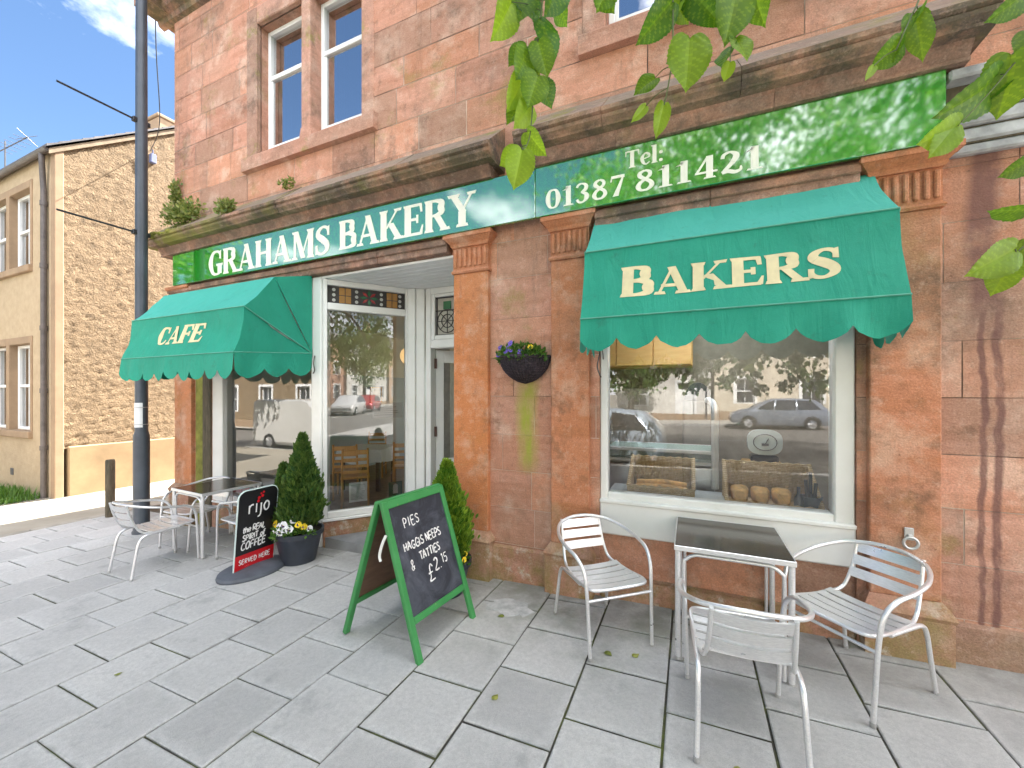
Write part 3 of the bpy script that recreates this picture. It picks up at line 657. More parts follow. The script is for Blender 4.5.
# window reveals
for (a, b, c, d) in (UW1, UW2):
    for X in (a, b): wl.quad((X, YW+.051, c), (X, YW+.25, c), (X, YW+.25, d), (X, YW+.051, d), rnd=.3)
    wl.quad((a, YW+.051, d), (b, YW+.051, d), (b, YW+.25, d), (a, YW+.25, d), rnd=.3)
for X in (BW[0], BW[1], CW[0]): wl.quad((X, YW-.003, -.3), (X, YW+.16, -.3), (X, YW+.16, 3.08), (X, YW-.003, 3.08), rnd=.35)
wl.build('wall', M['stone'], bak)
# below the bakery window: red riser and rough base
bs = MB()
br_ = MB(); ashlar(br_, BW[0], BW[1], [.165, .54], YW+.03, [], 21, (.5, .8)); br_.build('window_riser', M['red_riser'], bak)
bs.box(BW[0], BW[1], YW-.012, YW+.05, -.3, .155, .02, rnd=.45)
bs.quad((BW[0], YW-.005, .157), (BW[1], YW-.005, .157), (BW[1], YW+.03, .166), (BW[0], YW+.03, .166), rnd=.2)
bs.build('base_course', M['stone_plinth'], bak)
for a, b in ((-1.77, -1.13), (1.43, 4.2)):
    pc = MB(); x = a
    while x < b-.01:
        x2 = min(b, x+.47 if a > 0 else b); pc.box(x+.003, x2-.003, YW-.03, YW+.02, -.3, .262, .02, rnd=random.random()); x = x2
    pc.build('base_course', M['stone_plinth'] if a < 0 else M['pink_base'], bak)
# roof + eaves cornice
rf = MB()
rf.quad((BX0-.15, 3.0, 7.62), (BX1+.15, 3.0, 7.62), (BX1+.15, 7.23, 10.45), (BX0-.15, 7.23, 10.45)); rf.quad((BX0-.15, 7.23, 10.45), (BX1+.15, 7.23, 10.45), (BX1+.15, 11.5, 7.6), (BX0-.15, 11.5, 7.6))
rf.build('roof', M['slate'], bak)
ec = MB(); prof = [(3.47, 7.22), (3.40, 7.24), (3.38, 7.30), (3.30, 7.33), (3.28, 7.40), (3.14, 7.47), (3.08, 7.50), (3.08, 7.60), (3.47, 7.62)]
ec.prism(prof, BX0-.30, BX1+.3, 'x'); ec.box(BX0-.30, BX0+.004, 3.10, 11, 7.30, 7.60)
ec.build('eaves_cornice', M['stone_cornice'], bak)
# shop cornices and frieze mouldings
cprof = [(3.47, 4.23), (3.11, 3.905), (3.095, 3.90), (3.095, 3.868), (3.12, 3.856), (3.108, 3.845), (3.115, 3.822), (3.15, 3.796), (3.155, 3.782), (3.20, 3.778), (3.47, 3.778)]
fprof = [(3.47, 3.777), (3.235, 3.777), (3.24, 3.755), (3.262, 3.735), (3.28, 3.70), (3.272, 3.695), (3.272, 3.674), (3.47, 3.674)]
def runs(a, b, mn=.7, mx=1.3):
    rg = random.Random(int(a*100)); x = a; out = []
    while x < b-.02:
        x2 = min(b, x+rg.uniform(mn, mx)); x2 = b if b-x2 < .35 else x2; out.append((x, x2)); x = x2
    return out
for a, b in ((-7.13, -1.60), (-1.37, 1.58)):
    mb = MB()
    for x, x2 in runs(a, b):
        o = random.uniform(-.004, .004); mb.prism([(y+o, z) for y, z in cprof], x+.002, x2-.002, 'x', rnd=random.random()); mb.m[-len(cprof)-2] = 1
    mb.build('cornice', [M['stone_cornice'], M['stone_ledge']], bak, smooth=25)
    mb = MB()
    for x, x2 in runs(a+.10, b-.06): mb.prism(fprof, x+.0015, x2-.0015, 'x', rnd=random.random())
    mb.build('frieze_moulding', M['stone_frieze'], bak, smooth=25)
for a, b in ((-7.0, -2.19), (-.73, 1.03)):
    lb = MB()
    for x, x2 in runs(a, b): lb.box(x+.001, x2-.001, 3.355, 3.50, 3.085, 3.232, .008, rnd=random.random()); lb.box(x+.001, x2-.001, 3.335, 3.36, 3.150, 3.215, .008, rnd=random.random())
    lb.build('lintel', M['stone_frieze'], bak)
# pilasters
def frus(mb, x0, x1, y, z0, e0, f0, z1, e1, f1):
    v = [(x0-e0, y-f0, z0), (x1+e0, y-f0, z0), (x1+e0, 3.47, z0), (x0-e0, 3.47, z0), (x0-e1, y-f1, z1), (x1+e1, y-f1, z1), (x1+e1, 3.47, z1), (x0-e1, 3.47, z1)]
    mb.add(v, [(3, 2, 1, 0), (4, 5, 6, 7), (0, 1, 5, 4), (1, 2, 6, 5), (2, 3, 7, 6), (3, 0, 4, 7)])
for i, (a, b) in enumerate(((-6.94, -6.53), (-2.137, -1.757), (-1.128, -.788), (1.09, 1.446))):
    ys = 3.40; mb = MB(); mb.rnd = random.uniform(.4, .9)
    mb.box(a, b, ys, 3.47, .38, 2.868, .006); o = mb.build('pilaster', M['stone_pil'], bak); o['_org'] = bak['_org']
    cp_ = MB(); cp_.rnd = .6
    frus(cp_, a, b, ys, 2.868, .012, .012, 2.885, .018, .02); frus(cp_, a, b, ys, 2.885, .018, .02, 2.905, .004, .006)
    cp_.box(a-.002, b+.002, ys-.004, 3.47, 2.905, 3.118)
    n = 7; wr = (b-a)/n
    for k in range(n): cp_.box(a+wr*(k+.20), a+wr*(k+.80), ys-.022, ys, 2.925, 3.105, .008)
    frus(cp_, a, b, ys, 3.118, .006, .024, 3.135, .020, .030); frus(cp_, a, b, ys, 3.135, .020, .030, 3.150, .020, .030); frus(cp_, a, b, ys, 3.150, .020, .030, 3.195, .062, .078); frus(cp_, a, b, ys, 3.195, .070, .088, 3.2325, .070, .088)
    cp_.build('capital', M['stone_frieze'] if 0 else M['stone_pil'], o)
    pl = MB(); pl.rnd = random.random()
    frus(pl, a, b, ys, -.32, .040, .055, .275, .040, .055); frus(pl, a, b, ys, .275, .040, .055, .30, .052, .066); frus(pl, a, b, ys, .30, .052, .066, .335, .035, .045); frus(pl, a, b, ys, .335, .035, .045, .382, .004, .006)
    pl.build('plinth', M['stone_plinth'], o)
# dark mossy strip and downpipe recess between the corner pilaster and the cafe window
dk = MB(); dk.box(-6.50, -6.33, 3.445, 3.50, -.3, 3.08, rnd=.5); dk.build('mossy_strip', plain('green_algae_stone', (.20, .20, .04), .95, var=.4, scale=6), bak)
dk = MB(); dk.box(-6.32, -6.14, 3.43, 3.50, -.3, 3.08, .01, rnd=.5); dk.build('dark_recess_strip', M['old_post'], bak)  # plain dark strip standing in for the recess

# upper windows
def upper_window(h):
    a, b, c, d = h; mb = MB(); mb.rnd = .4; m0, m1 = a+.83, a+.98
    for x0, x1 in ((a-.20, a), (b, b+.18)): mb.box(x0, x1, YW-.018, YW+.05, c, d+.22, .01, rnd=random.random())
    mb.box(m0, m1, YW-.018, YW+.25, c+.12, d, .01); mb.prism([(m0-.03, c), (m1+.03, c), (m1, c+.14), (m0, c+.14)], YW-.022, YW+.25, 'y')
    mb.box(a, b, YW-.018, YW+.05, d, d+.22, .01)
    o = mb.build('window_surround', M['stone_trim'], bak); o['_org'] = bak['_org']
    sl = MB(); sl.prism([(3.385, 4.60), (3.47, 4.60), (3.75, 4.66), (3.75, 4.84), (3.47, 4.79), (3.395, 4.775), (3.385, 4.76)], a-.22, b+.23, 'x'); sl.build('sill', M['stone_trim'], o)
    for x0, x1 in ((a, m0), (m1, b)):
        fr = MB(); y0, y1 = 3.60, 3.66; z0, z1 = 4.79, d; t = .055
        for q in ((x0, x0+t, z0, z1), (x1-t, x1, z0, z1), (x0+t, x1-t, z1-t, z1), (x0+t, x1-t, z0, z0+.2), (x0+t, x1-t, 5.86, 5.92)): fr.box(q[0]+.001, q[1]-.001, y0, y1, q[2]+.001, q[3]-.001, .006)
        for q in ((x0+t, x0+t+.03, 4.99, 5.86), (x1-t-.03, x1-t, 4.99, 5.86)): fr.box(q[0], q[1], y0+.012, y1, q[2], q[3], .004)
        fr.build('frame', M['upvc'], o)
        pn = MB(); pn.quad((x0+t, 3.63, 4.9), (x1-t, 3.63, 4.9), (x1-t, 3.63, 5.87), (x0+t, 3.63, 5.87)); pn.quad((x0+t, 3.642, 5.90), (x1-t, 3.642, 5.90), (x1-t, 3.642, z1-t), (x0+t, 3.642, z1-t)); pn.build('pane', M['pane_up'], o)
    rm = MB(); rm.box(a-.6, b+.6, 3.72, 5.5, 4.4, 6.9, rnd=.5); me = rm
    for f in list(range(len(rm.f))):
        pass
    rm.f = [f for f in rm.f if not all(abs(rm.v[i][1]-3.72) < 1e-6 for i in f)]; rm.r = rm.r[:len(rm.f)]; rm.m = rm.m[:len(rm.f)]
    rm.build('room', M['int_beige'], o)
    ct = MB()
    for x0, x1 in ((a+.06, a+.24), (m0-.30, m0-.06), (m1+.06, m1+.22), (b-.22, b-.06)):
        v = []; F = []; n = 14
        for i in range(n+1):
            x = x0+(x1-x0)*i/n; y = 3.76+.018*math.sin(i*1.9)
            v += [(x, y, 4.8), (x, y, d)]
        ct.add(v, [(2*i, 2*i+2, 2*i+3, 2*i+1) for i in range(n)])
    ct.build('curtain', M['cloth'], o, smooth=60)
upper_window(UW1); upper_window(UW2)

# bakery window
def rect_frame(mb, x0, x1, z0, z1, y0, y1, t, b=.008):
    mb.box(x0, x0+t, y0, y1, z0, z1, b); mb.box(x1-t, x1, y0, y1, z0, z1, b); mb.box(x0+t+.001, x1-t-.001, y0+.001, y1, z0, z0+t, b); mb.box(x0+t+.001, x1-t-.001, y0+.001, y1, z1-t, z1, b)
sw = MB(); a, b = BW[0]+.003, BW[1]-.003
sw.box(a, a+.062, 3.475, 3.60, .545, 3.08, .008); sw.box(b-.115, b, 3.475, 3.60, .545, 3.08, .008)
sw.box(b-.118, b-.098, 3.50, 3.60, .86, 3.0, .004)
sw.box(a+.063, b-.116, 3.478, 3.60, .79, .852, .008); sw.box(a+.063, b-.116, 3.478, 3.60, 2.99, 3.08, .008)
sw.box(a, b, 3.452, 3.60, .500, .795, .012)      # deep white apron panel
sw.box(a-.001, b+.001, 3.440, 3.60, .765, .800, .008)
o = sw.build('shop_window', M['white'], bak); o['_org'] = bak['_org']
pn = MB(); pn.quad((a+.06, 3.53, .84), (b-.10, 3.53, .84), (b-.10, 3.53, 3.0), (a+.06, 3.53, 3.0)); pn.build('pane', M['pane'], o)
# cafe front window
sw = MB(); a, b = -6.13, -3.975
sw.box(a, a+.225, 3.455, 3.60, .20, 3.05, .008); sw.box(-4.135, b, 3.415, 3.56, -.12, 3.075, .010); sw.box(a+.226, -4.137, 3.458, 3.60, .20, .30, .008); sw.box(a+.226, -4.137, 3.458, 3.60, 2.96, 3.05, .008)
sw.box(a, -4.137, 3.440, 3.60, .172, .198, .006)
o = sw.build('shop_window', M['white'], bak); o['_org'] = bak['_org']
pn = MB(); pn.quad((a+.22, 3.52, .29), (-4.13, 3.52, .29), (-4.13, 3.52, 2.97), (a+.22, 3.52, 2.97)); pn.build('pane', M['pane'], o)
rs = MB(); ashlar(rs, a, -3.975, [-.3, .172], 3.47, [], 9, (.5, .9)); rs.build('window_riser', M['stone_plinth'], bak)
# angled display window into the entrance
A_, B_ = Vector((-3.972, 3.445, 0)), Vector((-3.345, 4.235, 0)); L_ = (B_-A_).length; ang = math.atan2(B_.y-A_.y, B_.x-A_.x)
MX = Matrix.Translation(A_) @ Matrix.Rotation(ang, 4, 'Z')        # local x along the pane, local -y towards the street
sw = MB(MX); t = .045
sw.box(0, t, -.03, .06, .212, 3.05, .006); sw.box(L_-t, L_, -.03, .06, .212, 3.05, .006)
sw.box(t+.001, L_-t-.001, -.029, .06, .212, .288, .008); sw.box(t+.001, L_-t-.001, -.028, .06, 2.69, 2.775, .008); sw.box(t+.001, L_-t-.001, -.028, .06, 2.985, 3.05, .006)
sw.box(-.01, L_+.01, -.055, .06, .180, .210, .006)
o = sw.build('display_window', M['white'], bak); o['_org'] = bak['_org']
pn = MB(MX); pn.quad((t, .02, .285), (L_-t, .02, .285), (L_-t, .02, 2.695), (t, .02, 2.695)); pn.build('pane', M['pane'], o)
lead = plain('lead_came', (.035, .03, .03), .6); ochre = plain('ochre_glass', (.36, .18, .05), .25); gdot = plain('milky_glass', (.45, .45, .43), .25); gred = plain('red_glass', (.30, .03, .03), .25); ggr = plain('green_glass', (.03, .14, .06), .25); gpale = plain('pale_cathedral_glass', (.40, .38, .33), .25)
sg = MB(MX); x0, x1, z0, z1 = t, L_-t, 2.776, 2.984; W = x1-x0; H = z1-z0
sg.quad((x0, .02, z0), (x1, .02, z0), (x1, .02, z1), (x0, .02, z1), mi=0)
def sgq(u0, u1, v0, v1, mi): sg.quad((x0+u0*W, .016, z0+v0*H), (x0+u1*W, .016, z0+v0*H), (x0+u1*W, .016, z0+v1*H), (x0+u0*W, .016, z0+v1*H), mi=mi)
for u in (.08, .36, .68, .93):
    for v_ in (.2, .5, .8): sg.poly([(x0+u*W+.020*math.cos(k*PI/5), .016, z0+v_*H+.020*math.sin(k*PI/5)) for k in range(10)], mi=2)
for u0 in (.145, .75):
    for i in range(2):
        for j in range(2): sgq(u0+i*.077, u0+i*.077+.068, .06+j*.46, .48+j*.46, 1)
c0 = (.52, .5)
for k in range(8):
    a_ = k*PI/4; d_ = lambda r, q: (x0+(c0[0])*W+r*math.cos(q)*.11, .015, z0+c0[1]*H+r*math.sin(q)*.095)
    sg.poly([d_(.15, a_), d_(.65, a_-.25), d_(1., a_), d_(.65, a_+.25)], mi=3 if k % 2 else 4)
sg.build('leaded_light', [lead, ochre, gdot, gred, ggr], o)
rs = MB(MX); rs.box(-.0, L_+.25, -.035, .10, -.3, .178, .01, rnd=.7); rs.build('window_riser', M['stone_plinth'], bak)
# corner post, door frame, fanlight, open door
df = MB(); df.M = Matrix.Translation(B_) @ Matrix.Rotation(R(24), 4, 'Z'); df.box(.0, .10, -.05, .08, -.05, 3.05, .01); df.box(.101, .215, -.035, .08, -.05, 3.05, .01); df.M = None
YD = 4.33
df.box(-3.135, -3.055, YD-.02, YD+.09, -.05, 3.05, .008); df.box(-2.28, -2.142, YD-.02, YD+.09, -.05, 3.05, .008)
df.box(-3.054, -2.281, YD-.019, YD+.09, 2.275, 2.385, .008); df.box(-3.054, -2.281, YD-.018, YD+.09, 2.97, 3.05, .008); df.box(-3.054, -3.00, YD-.010, YD+.09, 2.386, 2.969, .006); df.box(-2.33, -2.281, YD-.010, YD+.09, 2.386, 2.969, .006); df.box(-2.999, -2.331, YD-.010, YD+.09, 2.386, 2.44, .006); df.box(-2.999, -2.331, YD-.010, YD+.09, 2.93, 2.969, .006)
o = df.build('door_frame', M['white'], bak); o['_org'] = bak['_org']
fl = MB(); x0, x1, z0, z1 = -3.0, -2.33, 2.44, 2.93; fl.quad((x0, YD+.03, z0), (x1, YD+.03, z0), (x1, YD+.03, z1), (x0, YD+.03, z1), mi=1)
for cxx in (-2.83, -2.50):
    for rr in (.15, .085): fl.tube([(cxx+rr*math.cos(k*PI/8), YD+.022, 2.62+rr*math.sin(k*PI/8)) for k in range(16)], .006, 5, closed=True, mi=0)
    for k in range(4): fl.tube([(cxx+.15*math.cos(k*PI/4), YD+.022, 2.62+.15*math.sin(k*PI/4)), (cxx-.15*math.cos(k*PI/4), YD+.022, 2.62-.15*math.sin(k*PI/4))], .005, 5, mi=0)
    fl.box(cxx-.055, cxx+.055, YD+.015, YD+.026, 2.77, 2.87, mi=2)
for X in (-2.985, -2.665, -2.345): fl.box(X-.006, X+.006, YD+.015, YD+.028, z0, z1, mi=0)
for Z in (2.445, 2.755, 2.92): fl.box(x0, x1, YD+.013, YD+.027, Z-.006, Z+.006, mi=0)
fl.build('leaded_light', [lead, gpale, ggr], o)
dm = Matrix.Translation((-3.05, YD+.09, 0)) @ Matrix.Rotation(R(52), 4, 'Z'); dr = MB(dm)
dr.box(0, .11, 0, .045, -.03, 2.265, .005); dr.box(.70, .80, 0, .045, -.03, 2.265, .005); dr.box(.111, .699, .001, .044, 2.10, 2.265, .005); dr.box(.111, .699, .001, .044, .70, .83, .005); dr.box(.111, .699, .001, .044, -.03, .16, .005); dr.box(.111, .699, .012, .034, .161, .699)
d_o = dr.build('entrance_door', M['white'], bak); d_o['_org'] = bak['_org']
pn = MB(dm); pn.quad((.105, .022, .825), (.705, .022, .825), (.705, .022, 2.105), (.105, .022, 2.105)); pn.build('pane', M['pane'], d_o)
for z in (.30, 1.13, 2.02):
    hg = MB(dm); hg.box(-.028, .012, -.016, -.001, z, z+.13, .003); hg.tube([(-.004, -.02, z), (-.004, -.02, z+.13)], .011, 8); hg.build('hinge', M['brown_hinge'], d_o)
hd = MB(dm); hd.tube([(.75, -.01, 1.0), (.75, -.06, 1.0), (.66, -.06, 1.0)], .011, 8); hd.tube([(.75, .055, 1.0), (.75, .11, 1.0), (.66, .11, 1.0)], .011, 8); hd.build('handle', M['steel'], d_o)
sf = MB()
y = 3.43; k = 0
while y < 4.9: sf.box(-4.13, -2.0, y+.002, min(y+.098, 4.9), 3.052, 3.08, .006, rnd=random.random()); y += .10
sf.build('porch_soffit', M['soffit'], bak)
sp_ = MB(); sp_.poly([(-3.95, 3.44, .0), (-2.14, 3.44, .0), (-2.14, 4.36, .0), (-3.15, 4.36, .0), (-3.36, 4.22, .0)]); sp_.quad((-3.95, 3.44, -.2), (-2.14, 3.44, -.2), (-2.14, 3.44, .0), (-3.95, 3.44, .0)); sp_.build('doorstep', plain('worn_stone_step', (.22, .225, .23), .8, var=.25, scale=3, bump=.3), bak)
sd_ = MB(); sd_.box(-2.16, -2.10, 3.47, 4.40, -.2, 3.08, .005); sd_.build('porch_side_wall', M['white'], bak)
# interiors
def room(x0, x1, y0, y1, z0, z1, dado, rear=None):
    mb = MB()
    for (p, q) in (((x0, y0), (x0, y1)), ((x0, y1), (x1, y1)), ((x1, y1), (x1, y0))):
        if rear and p[1] == q[1]:
            for a, b, c, d in cells(p[0], q[0], z0, z1, [rear, (x0, x0, dado, dado)]): mb.quad((a, y1, c), (b, y1, c), (b, y1, d), (a, y1, d), mi=1 if d <= dado+.01 else 0)
            continue
        mb.quad((*p, z0), (*q, z0), (*q, dado), (*p, dado), mi=1); mb.quad((*p, dado), (*q, dado), (*q, z1), (*p, z1), mi=0)
    mb.quad((x0, y0, z1), (x1, y0, z1), (x1, y1, z1), (x0, y1, z1), mi=0)
    mb.build('interior_wall', [M['int_beige'], M['int_grey']], bak); f = MB(); f.quad((x0, y0, z0), (x1, y0, z0), (x1, y1, z0), (x0, y1, z0)); f.build('interior_floor', M['int_floor'], bak)
room(-7.0, -2.05, 3.62, 10.95, -.035, 3.12, 2.1, RW); room(-2.0, 2.2, 3.62, 6.6, .03, 3.12, .03001)
rw = MB(); rect_frame(rw, RW[0], RW[1], RW[2], RW[3], 10.93, 11.02, .06); rw.box(-3.83, -3.77, 10.94, 11.01, RW[2]+.06, RW[3]-.06); rw_ = rw.build('added_rear_window', M['upvc'], bak); rw_['_org'] = bak['_org']; pn = MB(); pn.quad((RW[0], 10.98, RW[2]), (RW[1], 10.98, RW[2]), (RW[1], 10.98, RW[3]), (RW[0], 10.98, RW[3])); pn.build('pane', M['shelf_glass'], rw_)  # unseen window, added to let sun into the cafe
pt = MB(); pt.box(-5.6, -5.0, 7.8, 8.3, -.03, 3.03, .01); pt.build('interior_column', plain('pale_grey_plaster', (.52, .53, .52), .8), bak)
# ------------------------------------------------------------------ shop sign
SY = 3.30
sign = thing('shop_sign', 'long glossy green fascia sign with the bakery name and telephone number in cream letters', 'shop sign', (-2.7, 3.34, 3.235), world=True)
for a, b in ((-6.78, -1.2415), (-1.2385, 1.424)):
    mb = MB(); mb.box(a, b, SY, SY+.034, 3.236, 3.670, .004); mb.build('sign_panel', M['sign'], sign)
def onsign(x0, z0): return lambda x, y, l: (x0+x, SY-.001-l, z0+y)
lt = MB(); tw = text_width('GRAHAMS', .315, .03)
serif_text(lt, 'GRAHAMS', onsign(-5.93, 3.268), .325, .03, wide=2.19/tw, weight=1.1, bold=.03)
lt.build('lettering', M['sign_letters'], sign); lt = MB(); tw = text_width('BAKERY', .31, .02); serif_text(lt, 'BAKERY', onsign(-3.56, 3.285), .31, .02, wide=1.73/tw, weight=1.1, bold=.03)
lt.build('lettering', M['sign_letters'], sign)
lt = MB(); serif_text(lt, 'Tel:', onsign(-.475, 3.487), .135, .02, wide=.295/text_width('Tel:', .135, .02))
lt.build('lettering', M['sign_letters'], sign); lt = MB(); serif_text(lt, '01387', onsign(-1.145, 3.285), .165, .03, wide=.68/text_width('01387', .165, .03)); lt.build('lettering', M['sign_letters'], sign); lt = MB(); serif_text(lt, '811421', onsign(-.40, 3.285), .165, .03, wide=.885/text_width('811421', .165, .03))
lt.build('lettering', M['sign_letters'], sign)

# ------------------------------------------------------------------ awnings
def awning_thing(name, label, X0, X1, prof, pivot, zv, text, tx, tsz, slant, first, nscal, seed, top_off=0.0, wide=None):
    """prof: hoop points (y,z) from the wall down to the front bar; pivot (y,z) at the wall; zv: valance length"""
    root = thing(name, label, 'awning', ((X0+X1)/2, 3.40, pivot[1]), world=True); rg = random.Random(seed)
    nx = 44
    def sag(s, t, k):           # canvas slackens between hoops
        d = (.026 if k == 1 else .018)*math.sin(PI*t); n_ = (mnoise.noise(Vector((s*4+seed, t*1.4, k*3.1)))*.022+mnoise.noise(Vector((s*13+t*3+seed, t*1.1, k*3.1+5)))*.011)*math.sin(PI*t)**.6
        return d+n_
    def P(s, t, k):
        (y0, z0), (y1, z1) = prof[k], prof[k+1]; ny, nz = -(z0-z1), -(y0-y1)   # outward normal (towards street / up)
        l = math.hypot(ny, nz); o = -sag(s, t, k)
        return Vector((X0+(X1-X0)*s, y0+(y1-y0)*t+ny/l*o, z0+(z1-z0)*t-nz/l*o))
    mb = MB()
    for k in range(len(prof)-1):
        nt_ = 10; mb.rnd = 1. if k < len(prof)-2 else .3; V_ = [P(i/nx, j/nt_, k) for j in range(nt_+1) for i in range(nx+1)]  # upper panels carry the painted sky-light tint
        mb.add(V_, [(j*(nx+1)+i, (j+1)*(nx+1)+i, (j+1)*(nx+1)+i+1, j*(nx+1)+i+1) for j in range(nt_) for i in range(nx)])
    for X, sgn in ((X0, 1), (X1, -1)):           # cheeks: fans of cloth between the hoops and the pivot
        for k in range(len(prof)-1):
            n = 8; mb.rnd = .3; A = [P(0 if X == X0 else 1, j/10, k) for j in range(11)]; V_ = []; F = []
            for a in A:
                for i in range(n+1):
                    q = a.lerp(Vector((X, pivot[0], pivot[1])), i/n); q.x += sgn*.03*math.sin(PI*i/n)*(.6+.4*math.sin(k)); V_.append(q)
            for j in range(10):
                for i in range(n): F.append((j*(n+1)+i, (j+1)*(n+1)+i, (j+1)*(n+1)+i+1, j*(n+1)+i+1))
            mb.add(V_, F)
        yw = prof[0]; V_ = [(X, 3.40, yw[1]+top_off), (X, yw[0], yw[1]), (X, pivot[0], pivot[1])]
        if top_off: mb.poly(V_)
    if top_off:
        mb.quad((X0, 3.40, prof[0][1]+top_off), (X1, 3.40, prof[0][1]+top_off), (X1, prof[0][0], prof[0][1]), (X0, prof[0][0], prof[0][1]))
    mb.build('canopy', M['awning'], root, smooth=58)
    # scalloped valance
    yb, zb = prof[-1]; vb = MB(); nn = nscal*10; V_ = []; F = []; path = []
    ns = 3
    front = [(X0+(X1-X0)*i/nn, yb) for i in range(nn+1)]
    side = lambda X, rev: [(X, yb+(pivot[0]-yb)*i/(ns*10)) for i in range(ns*10+1)]
    zs_ = lambda i, n, X: zb
    for pts, slope in ((front, 0), (side(X0, 0), 1), (side(X1, 0), 1)):
        base = len(V_)
        for i, (x, y) in enumerate(pts):
            u = i/10; sc = abs(math.sin(PI*u)); zt = zb+((pivot[1]-zb)*(i/(len(pts)-1)) if slope else 0)
            zbot = zt-zv*(.66+.34*sc**.7)*(1+.07*mnoise.noise(Vector((u*.8, seed, slope))))+rg.uniform(-.004, .004); wv = .030*mnoise.noise(Vector((i*.13, seed, 2.)))+.012*math.sin(i*.5+seed)
            for j in range(5):
                t = j/4; xx, yy = (x, y-wv*t-.012*t) if not slope else (x+wv*t, y)
                V_.append((xx, yy, zt+(zbot-zt)*t))
        n = len(pts)
        F += [(base+i*5+j, base+i*5+j+1, base+(i+1)*5+j+1, base+(i+1)*5+j) for i in range(n-1) for j in range(4)]
    vb.add(V_, F); vb.build('valance', M['awning'], root, smooth=50)
    # piping and frame hoops
    pp = MB()
    for k in range(1, len(prof)):
        y, z = prof[k]; pp.tube([(X0, y-.004, z+.002), (X1, y-.004, z+.002)], .0055, 6)
        for X in (X0, X1): pp.tube([(X, y, z), (X, pivot[0], pivot[1])], .005, 5)
    pp.build('piping', M['piping'], root)
    fr = MB()
    for k in range(len(prof)):
        y, z = prof[k]; fr.tube([(X0+.03, pivot[0], pivot[1]), (X0+.03, y+.03, z-.02), (X1-.03, y+.03, z-.02), (X1-.03, pivot[0], pivot[1])], .011, 6)
    fr.build('frame', M['galv'], root)
    for X in (X0+.03, X1-.03):
        br = MB(); br.box(X-.02, X+.02, pivot[0]-.02, 3.42, pivot[1]-.05, pivot[1]+.05, .005); br.build('bracket', M['metal_dark'], root)
    # lettering follows the cloth
    k = len(prof)-2; (y0, z0), (y1, z1) = prof[k], prof[k+1]; H = math.hypot(y1-y0, z1-z0); lm = MB()
    def place(x, y, l):
        s = (tx[0]+x-X0)/(X1-X0); t = 1-(tx[1]+y)/H; p = P(s, t, k); ny, nz = -(z0-z1), -(y0-y1); ll = math.hypot(ny, nz); return (p.x, p.y+ny/ll*(.0025+l), p.z-nz/ll*(.0025+l))
    tw = text_width(text, tsz, .04, 1, first); serif_text(lm, text, place, tsz, .04, slant, wide/tw if wide else 1, first, 1.3, .06)
    lm.build('lettering', M['cream'], root)
    return root
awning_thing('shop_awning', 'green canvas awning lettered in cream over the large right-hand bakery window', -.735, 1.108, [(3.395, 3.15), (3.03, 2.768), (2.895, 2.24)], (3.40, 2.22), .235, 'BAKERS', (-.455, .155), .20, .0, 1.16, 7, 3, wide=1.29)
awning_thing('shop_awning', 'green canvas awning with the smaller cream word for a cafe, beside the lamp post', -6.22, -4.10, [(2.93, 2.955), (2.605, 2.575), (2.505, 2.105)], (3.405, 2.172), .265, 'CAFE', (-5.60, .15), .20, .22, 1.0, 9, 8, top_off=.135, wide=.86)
# string of the awning
cd = MB(); cd.tube(spline([(-4.055, 3.40, 2.14), (-4.05, 3.38, 2.05), (-4.04, 3.385, 1.97), (-4.07, 3.39, 1.93)], 5), .007, 6); tag(cd.build('awning_cord', M['pipe']), 'short frayed cord hanging on the white post at the end of the cafe awning', 'cord')
cd = MB(); cd.tube(spline([(-.70, 3.38, 2.16), (-.69, 3.36, 2.03), (-.71, 3.37, 1.92), (-.68, 3.37, 1.83)], 5), .006, 6); cd.tube(spline([(-.70, 3.38, 2.13), (-.665, 3.36, 2.05), (-.66, 3.37, 1.98)], 5), .005, 6); tag(cd.build('awning_cord', M['pipe']), 'thin cord dangling under the left end of the bakery window awning', 'cord')

# ------------------------------------------------------------------ lamp post, bollard, hasp
LX, LY = -6.80, 2.95; gz = G(LX)
lp = thing('lamp_post', 'tall dark grey steel lamp post with two thin banner arms and a white notice', 'lamp post', (LX, LY, gz))
mb = MB(); mb.lathe([(.100, 0), (.100, .03), (.088, .05), (.088, 1.27), (.085, 1.32), (.074, 1.36), (.069, 1.38), (.066, 4.5), (.058, 8.4), (.0, 8.4)], n=20); mb.build('pole', M['pole'], lp, smooth=35)
for z in (5.56, 4.05):
    mb = MB(); mb.tube([(0, -.05, z), (0, -.80, z)], .013, 8); mb.box(-.03, .03, -.10, .09, z-.03, z+.03, .006); mb.build('banner_arm', M['black'], lp)
mb = MB(); mb.lathe([(.085, 2.02), (.085, 2.05)], n=16)
mb = MB(); v = []; F = []
for i in range(9):
    a = R(-150+i*17); v += [(.072*math.cos(a), .072*math.sin(a), 1.43), (.072*math.cos(a), .072*math.sin(a), 1.76)]
mb.add(v, [(2*i, 2*i+2, 2*i+3, 2*i+1) for i in range(8)]); mb.build('notice', M['paper'], lp)
for z in (1.47, 1.70):
    mb = MB(); mb.tube([(.075*math.cos(2*PI*k/20), .075*math.sin(2*PI*k/20), z) for k in range(20)], .004, 5, closed=True); mb.build('cable_tie', M['galv'], lp)
mb = MB(); mb.tube(spline([(0, 0, 8.35), (.0, -.2, 8.75), (0, -.9, 8.85)], 6), .035, 8); mb.build('bracket', M['pole'], lp)
mb = MB(); mb.box(-.12, .12, -1.45, -.85, 8.78, 8.90, .04); mb.build('lantern', M['galv'], lp)
